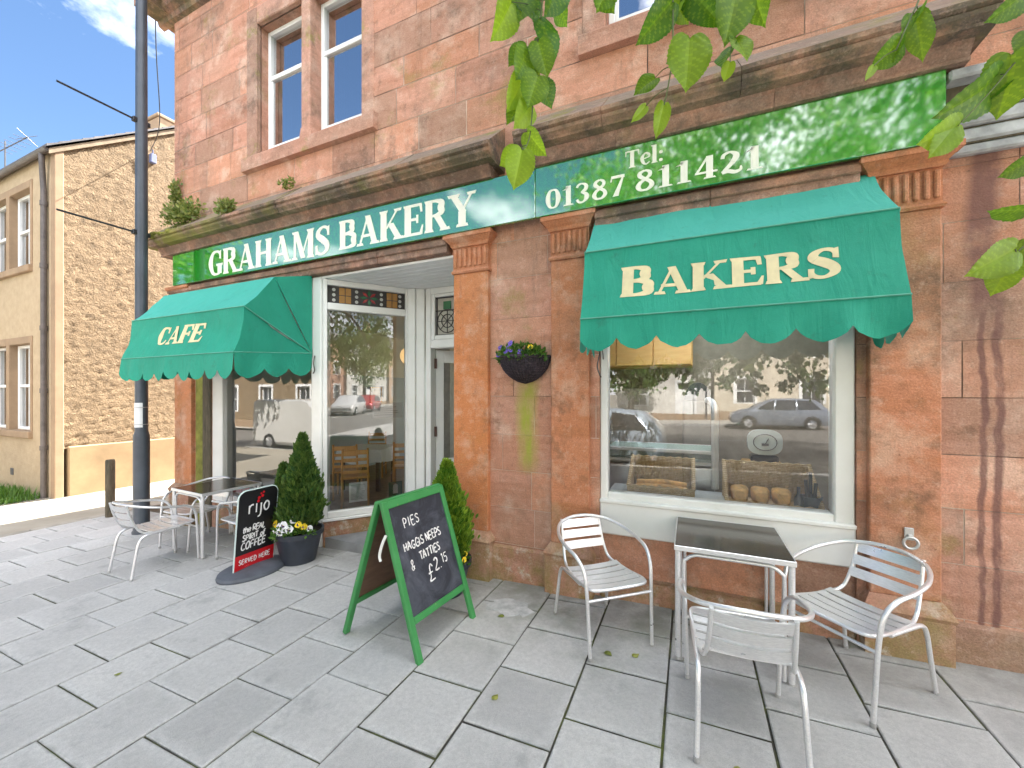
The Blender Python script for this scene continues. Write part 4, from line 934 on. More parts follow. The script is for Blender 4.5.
bo = MB(); bo.lathe([(.058, 0), (.058, .86), (.050, .89), (0, .895)], (-8.28, 3.20, G(-8.28)), 12); tag(bo.build('bollard', M['old_post'], smooth=40), 'short round weathered timber bollard at the edge of the lane', 'bollard')
hs = thing('hasp_and_ring', 'small metal hasp with a ring bolted to the right-hand pilaster', 'hasp', (1.285, 3.395, .74), world=True)
mb = MB(); mb.box(1.262, 1.310, 3.388, 3.399, .755, .835, .003); mb.box(1.275, 1.297, 3.37, 3.388, .77, .795, .003); mb.build('plate', M['galv'], hs)
mb = MB(); mb.tube([(1.288+.036*math.cos(a), 3.375, .742+.036*math.sin(a)) for a in [k*PI/9 for k in range(18)]], .009, 6, closed=True); mb.build('ring', M['galv'], hs)

# ------------------------------------------------------------------ flowers
def blob_leaves(mb, c, rx, ry, rz, n, size, rg, up=.3):
    for _ in range(n):
        while True:
            q = Vector((rg.uniform(-1, 1), rg.uniform(-1, 1), rg.uniform(-.4, 1)))
            if q.length < 1: break
        p = Vector(c)+Vector((q.x*rx, q.y*ry, q.z*rz)); d = (q+Vector((rg.gauss(0, .5), rg.gauss(0, .5), up+rg.gauss(0, .4)))).normalized()
        s_ = d.cross(Vector((rg.gauss(0, 1), rg.gauss(0, 1), rg.gauss(0, 1)))).normalized(); z_ = size*rg.uniform(.6, 1.3)
        mb.add([p, p+d*z_*.5+s_*z_*.28, p+d*z_, p+d*z_*.5-s_*z_*.28], [(0, 1, 2, 3)], rnd=rg.random())
def pansy(parent, c, nrm, r, kind, rg):
    mb = MB(); q = Vector((0, 0, 1)).rotation_difference(Vector(nrm).normalized()) @ Quaternion((0, 0, 1), rg.uniform(-.4, .4))
    for k, (a, d, rr) in enumerate(((90, .45, .55), (40, .5, .52), (140, .5, .52), (200, .42, .5), (-20, .42, .5), (-90, .42, .62))):
        ctr = Vector((math.cos(R(a))*d*r, math.sin(R(a))*d*r, .001*k)); n = 9
        pts = [ctr+Vector((math.cos(2*PI*i/n)*rr*r, math.sin(2*PI*i/n)*rr*r, rg.uniform(-.12, .12)*r)) for i in range(n)]
        mb.add([Vector(c)+q @ (ctr+Vector((0, 0, -.08*r)))]+[Vector(c)+q @ p for p in pts], [(0, 1+i, 1+(i+1) % n) for i in range(n)], mi=0)
    for a in (-90, 205, -25): mb.poly([Vector(c)+q @ (Vector((math.cos(R(a))*.3*r, math.sin(R(a))*.3*r, .16*r))+Vector((math.cos(2*PI*i/7)*.22*r, math.sin(2*PI*i/7)*.22*r, 0))) for i in range(7)], mi=1)
    mb.poly([Vector(c)+q @ Vector((math.cos(2*PI*i/6)*.1*r, math.sin(2*PI*i/6)*.1*r, .2*r)) for i in range(6)], mi=2)
    return mb.build('pansy', [M['petal_'+kind], M['petal_d'], M['petal_y']], parent)
# wicker half basket on the wall
hb = thing('hanging_basket', 'dark wicker half basket of violas fixed to the sandstone between the two pilasters', 'hanging basket', (-1.40, 3.45, 1.80), world=True)
mb = MB(); prof = []; n = 20; V_ = []; F = []
for i in range(9):
    t = i/8; r = .235*math.sin(t*PI/2)**.75; z = 1.79+.235*t**1.25
    for j in range(n+1):
        a = PI+PI*j/n; wv = 1+.012*math.sin(j*PI)+.02*((i+j) % 2); V_.append((-1.385+r*math.cos(a)*wv, 3.44+r*.95*math.sin(a)*wv, z))
F = [(i*(n+1)+j, i*(n+1)+j+1, (i+1)*(n+1)+j+1, (i+1)*(n+1)+j) for i in range(8) for j in range(n)]
mb.add(V_, F); mb.tube([V_[8*(n+1)+j] for j in range(n+1)], .016, 6); mb.poly([(-1.385+.2*math.cos(PI+PI*j/n), 3.44+.19*math.sin(PI+PI*j/n), 2.0) for j in range(n+1)])
for j in range(0, n+1, 1): mb.tube([Vector(V_[i*(n+1)+j])+Vector((0, -.004, 0)) for i in range(9)], .006, 4)
mb.build('basket', M['wicker_dark'], hb, smooth=60)
rg = random.Random(4); mb = MB(); blob_leaves(mb, (-1.385, 3.33, 2.03), .23, .12, .10, 620, .05, rg, .6); mb.build('foliage', M['herb'], hb)
for (x, y, z, k) in ((-1.57, 3.29, 2.11, 'v'), (-1.60, 3.31, 2.05, 'v'), (-1.475, 3.26, 2.10, 'v'), (-1.45, 3.24, 2.14, 'v'), (-1.49, 3.23, 2.07, 'v'), (-1.44, 3.23, 2.08, 'v'), (-1.27, 3.26, 2.10, 'y'), (-1.36, 3.24, 2.06, 'v')): pansy(hb, (x, y, z), (rg.uniform(-.3, .3), -1, .35), .027, k, rg)

# potted conifers
def potted(loc, label, trees, mat, h0, flowers, r_pot=.235, hp=.34, seed=1, fdir=(0, -1, .5)):
    root = thing('potted_conifer', label, 'potted plant', loc); rg = random.Random(seed)
    mb = MB(); mb.lathe([(r_pot*.70, 0), (r_pot*.72, .02), (r_pot*.97, hp-.055), (r_pot*.98, hp-.05), (r_pot*1.06, hp-.048), (r_pot*1.07, hp), (r_pot*.98, hp), (r_pot*.95, hp-.04), (.0, hp-.04)], n=32); mb.build('pot', M['pot'], root, smooth=40)
    sl = MB(); sl.disc((0, 0, hp-.03), (0, 0, 1), r_pot*.96, 20); sl.build('soil', M['soil'], root)
    for (tx, ty, rad, zt, n) in trees:
        tk = MB(); tk.tube([(tx, ty, hp-.05), (tx, ty, zt*.8)], [.016, .005], 6); tk.build('trunk', M['bark'], root)
        fo = MB(); z0 = hp+.03
        for _ in range(n):
            t = rg.random()**1.15; z = z0+(zt-z0)*t; prof_ = rad*(min(1, .62+t*1.9) if t < .2 else 1)*(1-max(0, t-.18)/.82)**.8
            a = rg.uniform(0, 2*PI); lump = 1+.48*mnoise.noise(Vector((math.cos(a)*2.2+seed, math.sin(a)*2.2, z*7)))+.20*mnoise.noise(Vector((math.cos(a)*6, math.sin(a)*6+seed, z*19)))
            rr = prof_*lump*math.sqrt(rg.uniform(.25, 1))*(rg.uniform(1.05, 1.28) if rg.random() < .05 else 1); p = Vector((tx+rr*math.cos(a), ty+rr*math.sin(a), z))
            d = Vector((math.cos(a)*.55, math.sin(a)*.55, 1.0))+Vector((rg.gauss(0, .22), rg.gauss(0, .22), rg.gauss(0, .2))); d.normalize(); L = rg.uniform(.03, .075)
            depth = rr/max(prof_*lump, .01)
            s_ = d.cross(Vector((-math.sin(a)+rg.gauss(0, .5), math.cos(a)+rg.gauss(0, .5), rg.gauss(0, .4)))).normalized(); e_ = d.cross(s_)
            for w_ in (s_, e_): fo.add([p-w_*L*.10, p+w_*L*.10, p+d*L*.55+w_*L*.24, p+d*L, p+d*L*.55-w_*L*.24], [(0, 1, 2, 3, 4)], rnd=max(0, min(1, rg.gauss(.42, .25)+.45*mnoise.noise(p*14))))
        fo.build('foliage', mat, root)
    hf = MB()
    for (x, y, z, k, r) in flowers: blob_leaves(hf, (x*.9, y*.9, z-.06), .06, .06, .05, 42, .045, rg, .5)
    hf.build('flower_leaves', M['herb'], root)
    for (x, y, z, k, r) in flowers:
        pansy(root, (x, y, z), Vector((x*1.2+fdir[0]*.2, y*1.2+fdir[1]*.2, .10)) if abs(x)+abs(y) > .02 else fdir, r, k, rg)
    return root
PL = (-3.89, 3.06); hp = .34
fl = [(-.20, -.10, .45, 'v', .042), (-.23, -.03, .40, 'v', .042), (-.21, -.12, .37, 'v', .040), (-.13, -.18, .43, 'y', .042), (-.16, -.17, .38, 'y', .042), (-.09, -.20, .40, 'y', .04), (-.02, -.21, .42, 'w', .044), (.05, -.22, .45, 'w', .044), (.03, -.24, .385, 'w', .046), (.11, -.20, .41, 'w', .044), (-.04, -.24, .37, 'w', .040), (.17, -.14, .45, 'y', .036), (.20, -.10, .42, 'y', .036), (.22, -.05, .39, 'w', .036), (.10, -.14, .49, 'w', .04)]
YR = -R(52)*0
potted((*PL, G(PL[0])), 'dark green twin-stemmed conifer with mixed pansies in a grey pot beside the cafe door', [(.03, .02, .215, 1.34, 6500), (-.165, -.06, .115, 1.02, 2000)], M['conifer_dark'], hp, [(x*math.cos(-.9)-y*math.sin(-.9)*-1*0+0*y, y, z, k, r) if 0 else (x, y, z, k, r) for x, y, z, k, r in fl], .235, hp, 2, (.6, -.8, .4))
P2 = (-1.985, 3.03)
potted((*P2, G(P2[0])), 'bright green rounded conifer with a lilac pansy in a grey pot behind the chalkboard', [(-.01, .03, .225, 1.13, 6000)], M['conifer_light'], .30, [(.13, -.12, .36, 'v', .045), (.20, -.02, .33, 'y', .026), (.17, .05, .35, 'y', .024), (.05, -.18, .33, 'y', .022)], .215, .30, 6, (.6, -.8, .3))

# weeds and moss on the cornice
def weed(name, label, c, rx, ry, rz, n, size, mat, seed, cat='weed'):
    mb = MB(); rg = random.Random(seed)
    for _ in range(max(3, n//60)):
        o = Vector((rg.uniform(-.6, .6)*rx, rg.uniform(-.5, .5)*ry, rg.uniform(-.3, .5)*rz)); blob_leaves(mb, Vector(c)+o, rx*.6, ry*.6, rz*.6, 60, size, rg, .5)
    tag(mb.build(name, mat), label, cat, 'weeds rooted on the shop cornice')
weed('wall_fern', 'leafy green weed clump growing on the left end of the cornice', (-6.38, 3.24, 4.13), .42, .12, .20, 1300, .055, M['fern'], 1)
weed('wall_fern', 'upright weed climbing the corner of the sandstone wall', (-6.93, 3.40, 4.55), .08, .05, .36, 520, .05, M['fern'], 2)
weed('wall_fern', 'small trailing weed on the cornice edge above the bakery name', (-5.25, 3.12, 3.96), .20, .07, .15, 480, .045, M['fern'], 3)
weed('wall_fern', 'tiny weed tuft on the cornice below the double upstairs window', (-4.45, 3.33, 4.20), .10, .06, .08, 220, .04, M['fern'], 4)
mm = MB(); rg = random.Random(8)
for i in range(46):
    x = -7.10+.75*rg.random()**1.2; mm.ball((x, 3.115+rg.uniform(-.015, .10), 3.90+rg.uniform(-.02, .03)), rg.uniform(.025, .055), 7, 5, (1.3, 1, .7))
tag(mm.build('moss_clump', M['moss'], smooth=70), 'yellow-green cushion of moss on the left tip of the cornice', 'moss')

# ------------------------------------------------------------------ neighbouring tan house
NX, NY = -11.06, 3.48
nh = thing('harled_house', 'two-storey tan roughcast house with paired white windows across the lane', 'house', (-14, NY, G(-14)), world=True)
def harl(name, a, b, strong):
    t = NT(name); f = t.noise(3.2 if strong else 6, 6, .7); v = t.noise(9.5, 5, .75, dist=.8); c = t.mix(t.ramp(f, .3, .7), a, b)
    c = t.mix(t.math('MULTIPLY', t.ramp(t.noise(.7, 5), .5, .7), .4), c, tuple(x*.75 for x in a))
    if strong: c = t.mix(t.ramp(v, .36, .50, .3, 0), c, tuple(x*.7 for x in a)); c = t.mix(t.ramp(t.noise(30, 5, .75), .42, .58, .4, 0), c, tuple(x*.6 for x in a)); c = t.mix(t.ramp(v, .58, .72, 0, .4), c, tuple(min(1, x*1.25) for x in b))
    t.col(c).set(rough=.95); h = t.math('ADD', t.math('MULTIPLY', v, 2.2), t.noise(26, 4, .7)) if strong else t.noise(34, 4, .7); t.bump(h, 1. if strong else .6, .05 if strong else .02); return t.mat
M['harl'] = harl('coarse_roughcast', (.285, .20, .112), (.37, .265, .158), True); M['harl2'] = harl('fine_roughcast', (.40, .30, .19), (.49, .38, .25), False); M['margin'] = plain('sandstone_margin', (.31, .215, .135), .9, var=.15, scale=3, bump=.3); M['plinth2'] = plain('ochre_plinth_render', (.27, .19, .105), .9, var=.2, scale=2, bump=.4)
EZ = 6.36; RZ_Y, RZ_Z = 7.6, 9.55; XW = -22
wo = []
for (z0, z1) in ((4.28, 5.84), (.93, 2.70)):
    for (x0, x1) in ((-13.15, -12.12), (-14.30, -13.30), (-19.0, -18.0), (-20.15, -19.15)): wo.append((x0, x1, z0, z1))
mb = MB()
for a, b, c, d in cells(XW, NX-.13, -.5, EZ, wo): mb.quad((a, NY, c), (b, NY, c), (b, NY, d), (a, NY, d), mi=0)
mb.quad((XW, 11.8, -.5), (NX, 11.8, -.5), (NX, 11.8, EZ), (XW, 11.8, EZ), mi=0); mb.poly([(XW, NY, -.5), (XW, 11.8, -.5), (XW, 11.8, EZ), (XW, RZ_Y, RZ_Z), (XW, NY, EZ)], mi=0)
for (x0, x1, z0, z1) in wo:
    for X in (x0, x1): mb.quad((X, NY, z0), (X, NY+.17, z0), (X, NY+.17, z1), (X, NY, z1), mi=1)
    mb.quad((x0, NY, z1), (x1, NY, z1), (x1, NY+.17, z1), (x0, NY+.17, z1), mi=1); mb.quad((x0, NY, z0), (x1, NY, z0), (x1, NY+.17, z0), (x0, NY+.17, z0), mi=1)
mb.build('front_wall', [M['harl2'], M['margin']], nh)
# gable: displaced rough surface
mb = MB(); ny_, nz_ = 170, 170; V_ = []; F = []; rr_ = lambda y: EZ+(RZ_Z-EZ)*(1-abs(y-RZ_Y)/(RZ_Y-NY))
y0g, y1g = NY+.10, 11.8; zb_ = .62
for i in range(ny_+1):
    y = y0g+(y1g-y0g)*(i/ny_); zt = rr_(y)
    for j in range(nz_+1):
        z = zb_+(zt-zb_)*j/nz_; d = .011*mnoise.noise(Vector((y*7, z*9, 1)))+.017*mnoise.noise(Vector((y*15, z*19, 7)))+.012*mnoise.noise(Vector((y*31, z*36, 3))); V_.append((NX+.004+d, y, z))
F = [(i*(nz_+1)+j, (i+1)*(nz_+1)+j, (i+1)*(nz_+1)+j+1, i*(nz_+1)+j+1) for i in range(ny_) for j in range(nz_)]
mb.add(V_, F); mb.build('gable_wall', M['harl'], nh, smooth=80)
mb = MB(); mb.box(NX-.14, NX+.030, NY-.02, NY+.11, -.5, EZ+.02, .012); mb.build('corner_margin', M['margin'], nh)
mb = MB(); mb.box(NX-.13, NX+.045, NY+.161, 11.8, -.5, .66, .02); mb.build('plinth', M['plinth2'], nh)
mb = MB()
for sgn, y0, y1 in ((0, NY-.14, RZ_Y), (1, RZ_Y, 12.0)):
    z0 = EZ-.02 if not sgn else RZ_Z+.08; z1 = RZ_Z+.08 if not sgn else EZ-.02; nn = 26
    for k in range(nn):
        a, b = k/nn, (k+1)/nn; ya, yb, za, zb2 = y0+(y1-y0)*a, y0+(y1-y0)*b, z0+(z1-z0)*a, z0+(z1-z0)*b; o = .018
        mb.add([(XW, ya, za+(o if not sgn else 0)), (NX+.10, ya, za+(o if not sgn else 0)), (NX+.10, yb, zb2+(0 if not sgn else o)), (XW, yb, zb2+(0 if not sgn else o)), (XW, ya, za-.03), (NX+.10, ya, za-.03), (NX+.10, yb, zb2-.03), (XW, yb, zb2-.03)], [(0, 1, 2, 3), (0, 1, 5, 4), (1, 2, 6, 5), (3, 2, 6, 7)], rnd=random.random())
mb.build('roof', M['slate'], nh)
mb = MB(); 
for y0, z0, y1, z1 in ((NY-.10, EZ-.06, RZ_Y, RZ_Z+.04),): mb.add([(NX+.055, y0, z0-.10), (NX+.055, y1, z1-.10), (NX+.055, y1, z1-.0), (NX+.055, y0, z0-.0), (NX-.02, y0, z0-.10), (NX-.02, y1, z1-.10)], [(0, 1, 2, 3), (0, 1, 5, 4)])
mb.build('verge', plain('pale_verge_mortar', (.28, .22, .15), .9, var=.25, scale=8), nh)
mb = MB(); n = 8
prof_ = [(NY-.10+.065*math.cos(a), EZ-.045+.065*math.sin(a)) for a in [PI+PI*k/n for k in range(n+1)]]
mb.prism(prof_, XW, NX+.02, 'x', caps=True); mb.build('gutter', M['pipe'], nh, smooth=40)
mb = MB(); px = NX-.30; mb.tube(spline([(px+.05, NY-.10, EZ-.10), (px+.05, NY-.10, EZ-.22), (px, NY-.07, EZ-.55), (px, NY-.06, EZ-.75)], 4)+[Vector((px, NY-.06, -.32))], .045, 10)
for z in (5.3, 4.1, 2.9, 1.7, .6): mb.tube([(px, NY-.06, z), (px, NY-.06, z+.09)], .056, 10)
mb.build('downpipe', M['pipe'], nh, smooth=50)
mb = MB(); mb.box(-13.12, -12.98, NY-.01, NY+.01, -.02, .12, .004); mb.build('air_vent', M['metal_dark'], nh)
for (x0, x1, z0, z1) in wo:
    f = MB(); rect_frame(f, x0+.01, x1-.01, z0, z1, NY+.10, NY+.17, .06); zm = z0+(z1-z0)*.52; f.box(x0+.07, x1-.07, NY+.105, NY+.17, zm-.03, zm+.03, .005); f.box((x0+x1)/2-.012, (x0+x1)/2+.012, NY+.115, NY+.165, z0+.06, z1-.06)
    f.box(x0-.15, x1+.15, NY-.07, NY+.02, z0-.14, z0-.002, .01, mi=1) if 0 else None
    wn = f.build('window', M['upvc'], nh); wn['_org'] = nh['_org']
    pn = MB(); pn.quad((x0+.05, NY+.15, z0+.05), (x1-.05, NY+.15, z0+.05), (x1-.05, NY+.15, z1-.05), (x0+.05, NY+.15, z1-.05)); pn.build('pane', M['pane_up'], wn)
    s_ = MB(); s_.box(x0-.073, x1+.073, NY-.07, NY+.10, z0-.14, z0-.002, .012); s_.build('sill', M['margin'], wn)
    mg = MB()
    for q in ((x0-.074, x0-.001, z0, z1+.15), (x1+.001, x1+.074, z0, z1+.15), (x0, x1, z1+.002, z1+.15)): mg.box(q[0], q[1], NY-.022, NY+.02, q[2], q[3], .008)
    mg.build('surround', M['margin'], wn)
    bk = MB(); bk.box(x0-.05, x1+.05, NY+.20, NY+.9, z0-.05, z1+.05); bk.build('room', M['int_grey'], wn)
for cxn in (-16.2,):
    c_ = MB(); c_.box(cxn-.5, cxn+.5, RZ_Y-.35, RZ_Y+.35, RZ_Z-.4, RZ_Z+1.1, .02); c_.box(cxn-.55, cxn+.55, RZ_Y-.4, RZ_Y+.4, RZ_Z+1.1, RZ_Z+1.2, .02); c_.build('chimney', M['margin'], nh)
# television aerial on the roof
an = thing('television_aerial', 'thin metal television aerial standing over the roof of the tan house', 'aerial', (-18.9, 4.9, 7.5), world=True)
mb = MB(); mb.tube([(-18.9, 4.9, 7.3), (-18.9, 4.9, 9.3)], .020, 6); mb.build('mast', M['metal_dark'], an)
mb = MB(); d_ = Vector((1.75, .10, .06)); p0 = Vector((-19.4, 4.9, 9.1)); mb.tube([p0, p0+d_], .016, 6)
for k in range(6): c_ = p0+d_*(.10+.16*k); mb.tube([c_+Vector((0, -.22, .0)), c_+Vector((0, .22, 0))], .007, 5)
mb.tube([p0+d_*.98+Vector((0, -.2, -.16)), p0+d_*.98+Vector((0, .2, .16))], .008, 5); mb.tube([p0+d_*.98+Vector((0, -.2, .16)), p0+d_*.98+Vector((0, .2, -.16))], .008, 5); mb.build('boom', M['metal_dark'], an)
mb = MB(); mb.tube(spline([(-11.05, 4.95, 7.12), (-9.6, 4.45, 7.02), (-8.3, 3.8, 7.55), (-7.30, 3.32, 8.3)], 8), .008, 6); tag(mb.build('overhead_cable', M['black']), 'black overhead cable dropping beside the lamp post to the gable of the tan house', 'cable')
mb = MB(); mb.box(-11.07, -10.96, 4.93, 5.03, 6.85, 7.05, .01); mb.tube([(-10.99, 4.97, 7.03), (-10.95, 4.95, 7.12)], .012, 6); tag(mb.build('cable_bracket', plain('blue_grey_bracket', (.16, .19, .34), .5)), 'small blue-grey cable bracket high on the roughcast gable', 'bracket')
# next shop's boarded fascia on the right
fb = thing('boarded_fascia', 'grey-white layered timber fascia of the next shop, right of the green sign', 'fascia', (3, 3.4, 3.2), world=True)
for i, (z0, z1, y) in enumerate(((3.175, 3.235, 3.40), (3.245, 3.325, 3.385), (3.335, 3.415, 3.37), (3.425, 3.50, 3.355), (3.60, 3.66, 3.30))):
    mb = MB(); mb.box(1.47 if i < 4 else 1.44, 5.2, y, 3.455, z0, z1, .012); mb.build('board', M['fascia'], fb)
mb = MB(); mb.box(1.46, 5.2, 3.40, 3.455, 3.235, 3.60); mb.build('backing', M['old_post'], fb)
# ------------------------------------------------------------------ aluminium cafe chairs
def make_chair(loc, rz, label, group):
    root = thing('cafe_chair', label, 'chair', loc, rz, group); r = .0125
    hoop = spline([(-.235, .275, .0), (-.240, .262, .22), (-.246, .25, .42), (-.256, .225, .56), (-.275, .15, .632), (-.290, .02, .66), (-.275, -.13, .688), (-.205, -.265, .722), (-.09, -.325, .742), (0, -.335, .746), (.09, -.325, .742), (.205, -.265, .722), (.275, -.13, .688), (.290, .02, .66), (.275, .15, .632), (.256, .225, .56), (.246, .25, .42), (.240, .262, .22), (.235, .275, 0)], 5)
    mb = MB(); mb.tube(hoop, r, 10); mb.build('arm_hoop', M['alu'], root, smooth=60)
    for s in (-1, 1):
        mb = MB(); mb.tube(spline([(s*.165, -.325, .735), (s*.17, -.29, .60), (s*.178, -.245, .495), (s*.186, -.205, .445), (s*.200, -.13, .425), (s*.215, .04, .425), (s*.222, .18, .438), (s*.20, .245, .438), (s*.13, .262, .436), (0, .266, .436)], 5), .011, 8); mb.build('seat_rail', M['alu'], root, smooth=60)
        mb = MB(); mb.tube(spline([(s*.218, .10, .418), (s*.216, -.10, .416), (s*.214, -.20, .405), (s*.214, -.245, .35), (s*.218, -.275, .20), (s*.226, -.31, .0)], 5), .0125, 8); mb.build('leg', M['alu'], root, smooth=60)
        for (x, y) in ((s*.235, .275), (s*.226, -.31)): 
            ft = MB(); ft.lathe([(.0145, 0), (.0145, .022), (.0, .022)], (x, y, 0), 8); ft.build('foot_cap', M['galv'], root)
    mb = MB(); mb.tube([(-.243, .256, .375), (.243, .256, .375)], .010, 8); mb.build('stretcher', M['alu'], root, smooth=60)
    def slat(c, w, u, hw, curve):       # c centre, across x, u = direction of slat height
        m = MB(); n = 8; th = .0045; u = Vector(u).normalized(); nv = Vector((1, 0, 0)).cross(u); V_ = []
        for i in range(n+1):
            x = -hw+2*hw*i/n; o = curve*(1-(x/hw)**2)
            for (a, b) in ((-w/2, -th), (w/2, -th), (w/2, th), (-w/2, th)): V_.append(Vector(c)+Vector((x, 0, 0))+u*a+nv*(b-o))
        F = [(i*4+k, i*4+(k+1) % 4, (i+1)*4+(k+1) % 4, (i+1)*4+k) for i in range(n) for k in range(4)]+[(3, 2, 1, 0), tuple(n*4+k for k in range(4))]
        m.add(V_, F); return m
    for i, (y, z) in enumerate(((.215, .442), (.135, .436), (.055, .431), (-.025, .430), (-.105, .434))): slat((0, y, z), .062, (0, 1, .03*(i-2)*-1), .212, .010).build('seat_slat', M['alu'], root, smooth=40)
    for (y, z) in ((-.262, .545), (-.288, .622), (-.314, .697)): slat((0, y, z), .060, (0, -.33, 1), .170, -.022).build('back_slat', M['alu'], root, smooth=40)
    return root
def rz_of(fx, fy): return math.atan2(-fx, fy)            # local +y faces (fx, fy)
CG = 'aluminium armchairs set out on the pavement'
ch = make_chair((-.595, 2.945, G(-.6)), rz_of(.66, -.75), 'aluminium slatted armchair left of the dark square table, turned towards the camera', CG)
index_kids()
def place(x, y, fx, fy, label): return dup(ch, (x, y, G(x)), rz_of(fx, fy), label, CG)
place(.235, 2.385, -.06, 1, 'aluminium armchair seen from behind, pushed in at the front of the dark square table')
place(.885, 2.975, -.72, -.70, 'aluminium armchair right of the dark square table, beside the hasp on the pilaster')
place(-5.24, 2.41, .02, 1, 'leftmost aluminium armchair, its back to the road, nearest the lane kerb')
place(-5.62, 3.00, .12, -1, 'aluminium armchair behind the left table, its back to the cafe window near the lamp post')
place(-4.52, 2.99, -1, -.05, 'aluminium armchair half hidden behind the black swing sign')
def make_table(loc, rz, label, w, d):
    root = thing('cafe_table', label, 'table', loc, rz, 'square metal cafe tables'); h = .735; x, y = w/2, d/2
    mb = MB(); mb.box(-x+.004, x-.004, -y+.004, y-.004, h-.010, h, .004); mb.build('tabletop', M['steel_top'], root)
    mb = MB(); t = .006
    mb.box(-x, x, -y, -y+t, h-.032, h+.001, .003); mb.box(-x, x, y-t, y, h-.032, h+.001, .003); mb.box(-x, -x+t, -y+t, y-t, h-.032, h+.001, .003); mb.box(x-t, x, -y+t, y-t, h-.032, h+.001, .003); mb.box(-x+t, x-t, -y+t, y-t, h-.030, h-.012)
    mb.build('edge_trim', M['alu'], root)
    for sx in (-1, 1):
        for sy in (-1, 1):
            mb = MB(); mb.tube([(sx*(x-.022), sy*(y-.022), 0), (sx*(x-.022), sy*(y-.022), h-.03)], .018, 10); mb.build('leg', M['alu'], root, smooth=50)
            ft = MB(); ft.lathe([(.020, 0), (.020, .02), (0, .02)], (sx*(x-.022), sy*(y-.022), 0), 8); ft.build('foot_cap', M['galv'], root)
    for sy in (-1, 1):
        yy = sy*(y-.022); X = x-.058
        mb = MB(); mb.tube(spline([(-X, yy, .02), (-X, yy, .3), (-X, yy, h-.13), (-X+.015, yy, h-.085), (-X+.06, yy, h-.055), (-X+.12, yy, h-.05), (X-.12, yy, h-.05), (X-.06, yy, h-.055), (X-.015, yy, h-.085), (X, yy, h-.13), (X, yy, .3), (X, yy, .02)], 5), .012, 8); mb.build('rail', M['alu'], root, smooth=60)
    return root
make_table((.236, 3.12, G(.236)), 0, 'square metal table with a dark scratched top under the bakery window', .66, .66)
make_table((-5.25, 3.02, G(-5.25)), R(-3), 'square metal cafe table among the left-hand chairs below the cafe awning', .66, .66)

# ------------------------------------------------------------------ chalkboard
CB = (-1.94, 2.49)
cbz = G(CB[0]); bd = thing('chalkboard', 'green wooden A-board chalkboard offering pies in white chalk', 'A-board', (*CB, cbz), R(-5.5))
H_B = 1.01; SP_ = .36
def leaf_frame(sgn):
    """board standing in the local y-z plane, foot at x = sgn*SP_, apex near x = 0"""
    ax = Vector((0, 1, 0)); up = Vector((-sgn*(SP_-.02), 0, H_B)).normalized(); nrm = ax.cross(up)*(1 if sgn > 0 else -1)
    Mx = Matrix(((0, 0, 0, 0),)*4) if 0 else Matrix.Identity(4)
    for i in range(3): Mx[i][0] = ax[i]; Mx[i][1] = up[i]; Mx[i][2] = nrm[i]
    Mx.translation = Vector((sgn*SP_, 0, 0)); return Mx
L_B = math.hypot(SP_-.02, H_B); W_B = .325
for sgn in (1, -1):
    Mx = leaf_frame(sgn); f = MB(Mx); t = .046; lo = .235
    f.box(-W_B, -W_B+t, 0, L_B, -.018, .018, .005); f.box(W_B-t, W_B, 0, L_B, -.018, .018, .005); f.box(-W_B+t, W_B-t, L_B-t-.01, L_B-.001, -.017, .017, .005); f.box(-W_B+t, W_B-t, lo, lo+t, -.017, .017, .005)
    fo = f.build('board_frame', M['green_wood'], bd)
    p = MB(Mx); z0, z1 = ((-.006, .004) if sgn > 0 else (-.006, .006)); p.box(-W_B+t-.01, W_B-t+.01, lo+t-.01, L_B-t-.01+.005, z0, z1)
    po = p.build('board_panel', M['chalkboard'] if sgn > 0 else M['brown_ply'], fo)
    if sgn > 0:
        c = MB(Mx)
        def on(x0, y0, rot=0.): 
            cr, sr = math.cos(rot), math.sin(rot)
            return lambda x, y, l: (x0+x*cr-y*sr, y0+x*sr+y*cr, .005+l)
        hand_text(c, 'PIES', on(-.17, .850, .02), .066, .0085, .05, .16)
        c.build('chalk_writing', M['chalk'], po); c = MB(Mx); hand_text(c, 'HAGGIS NEEPS', on(-.215, .692, .03), .057, .009, .05, .03)
        c.build('chalk_writing', M['chalk'], po); c = MB(Mx); hand_text(c, 'TATTIES', on(-.09, .595, .03), .056, .010, .05, .05); hand_text(c, '&', on(-.19, .555), .075, .008)
        c.build('chalk_writing', M['chalk'], po); c = MB(Mx); hand_text(c, '£', on(-.05, .425), .12, .011); hand_text(c, '2.', on(.03, .475, .02), .085, .011); hand_text(c, '15', on(.12, .50, .02), .065, .008)
        c.build('chalk_writing', M['chalk'], po)
h_ = MB(); h_.box(-.02, .02, -W_B, W_B, H_B-.012, H_B+.008, .005); h_.build('hinge_rail', M['green_wood'], bd)
h_ = MB(); h_.tube(spline([(.085, -.335, .80), (.06, -.345, .74), (.035, -.345, .66), (.04, -.34, .62)], 4), .010, 6); h_.build('rope', plain('white_rope', (.75, .75, .72), .8), bd)

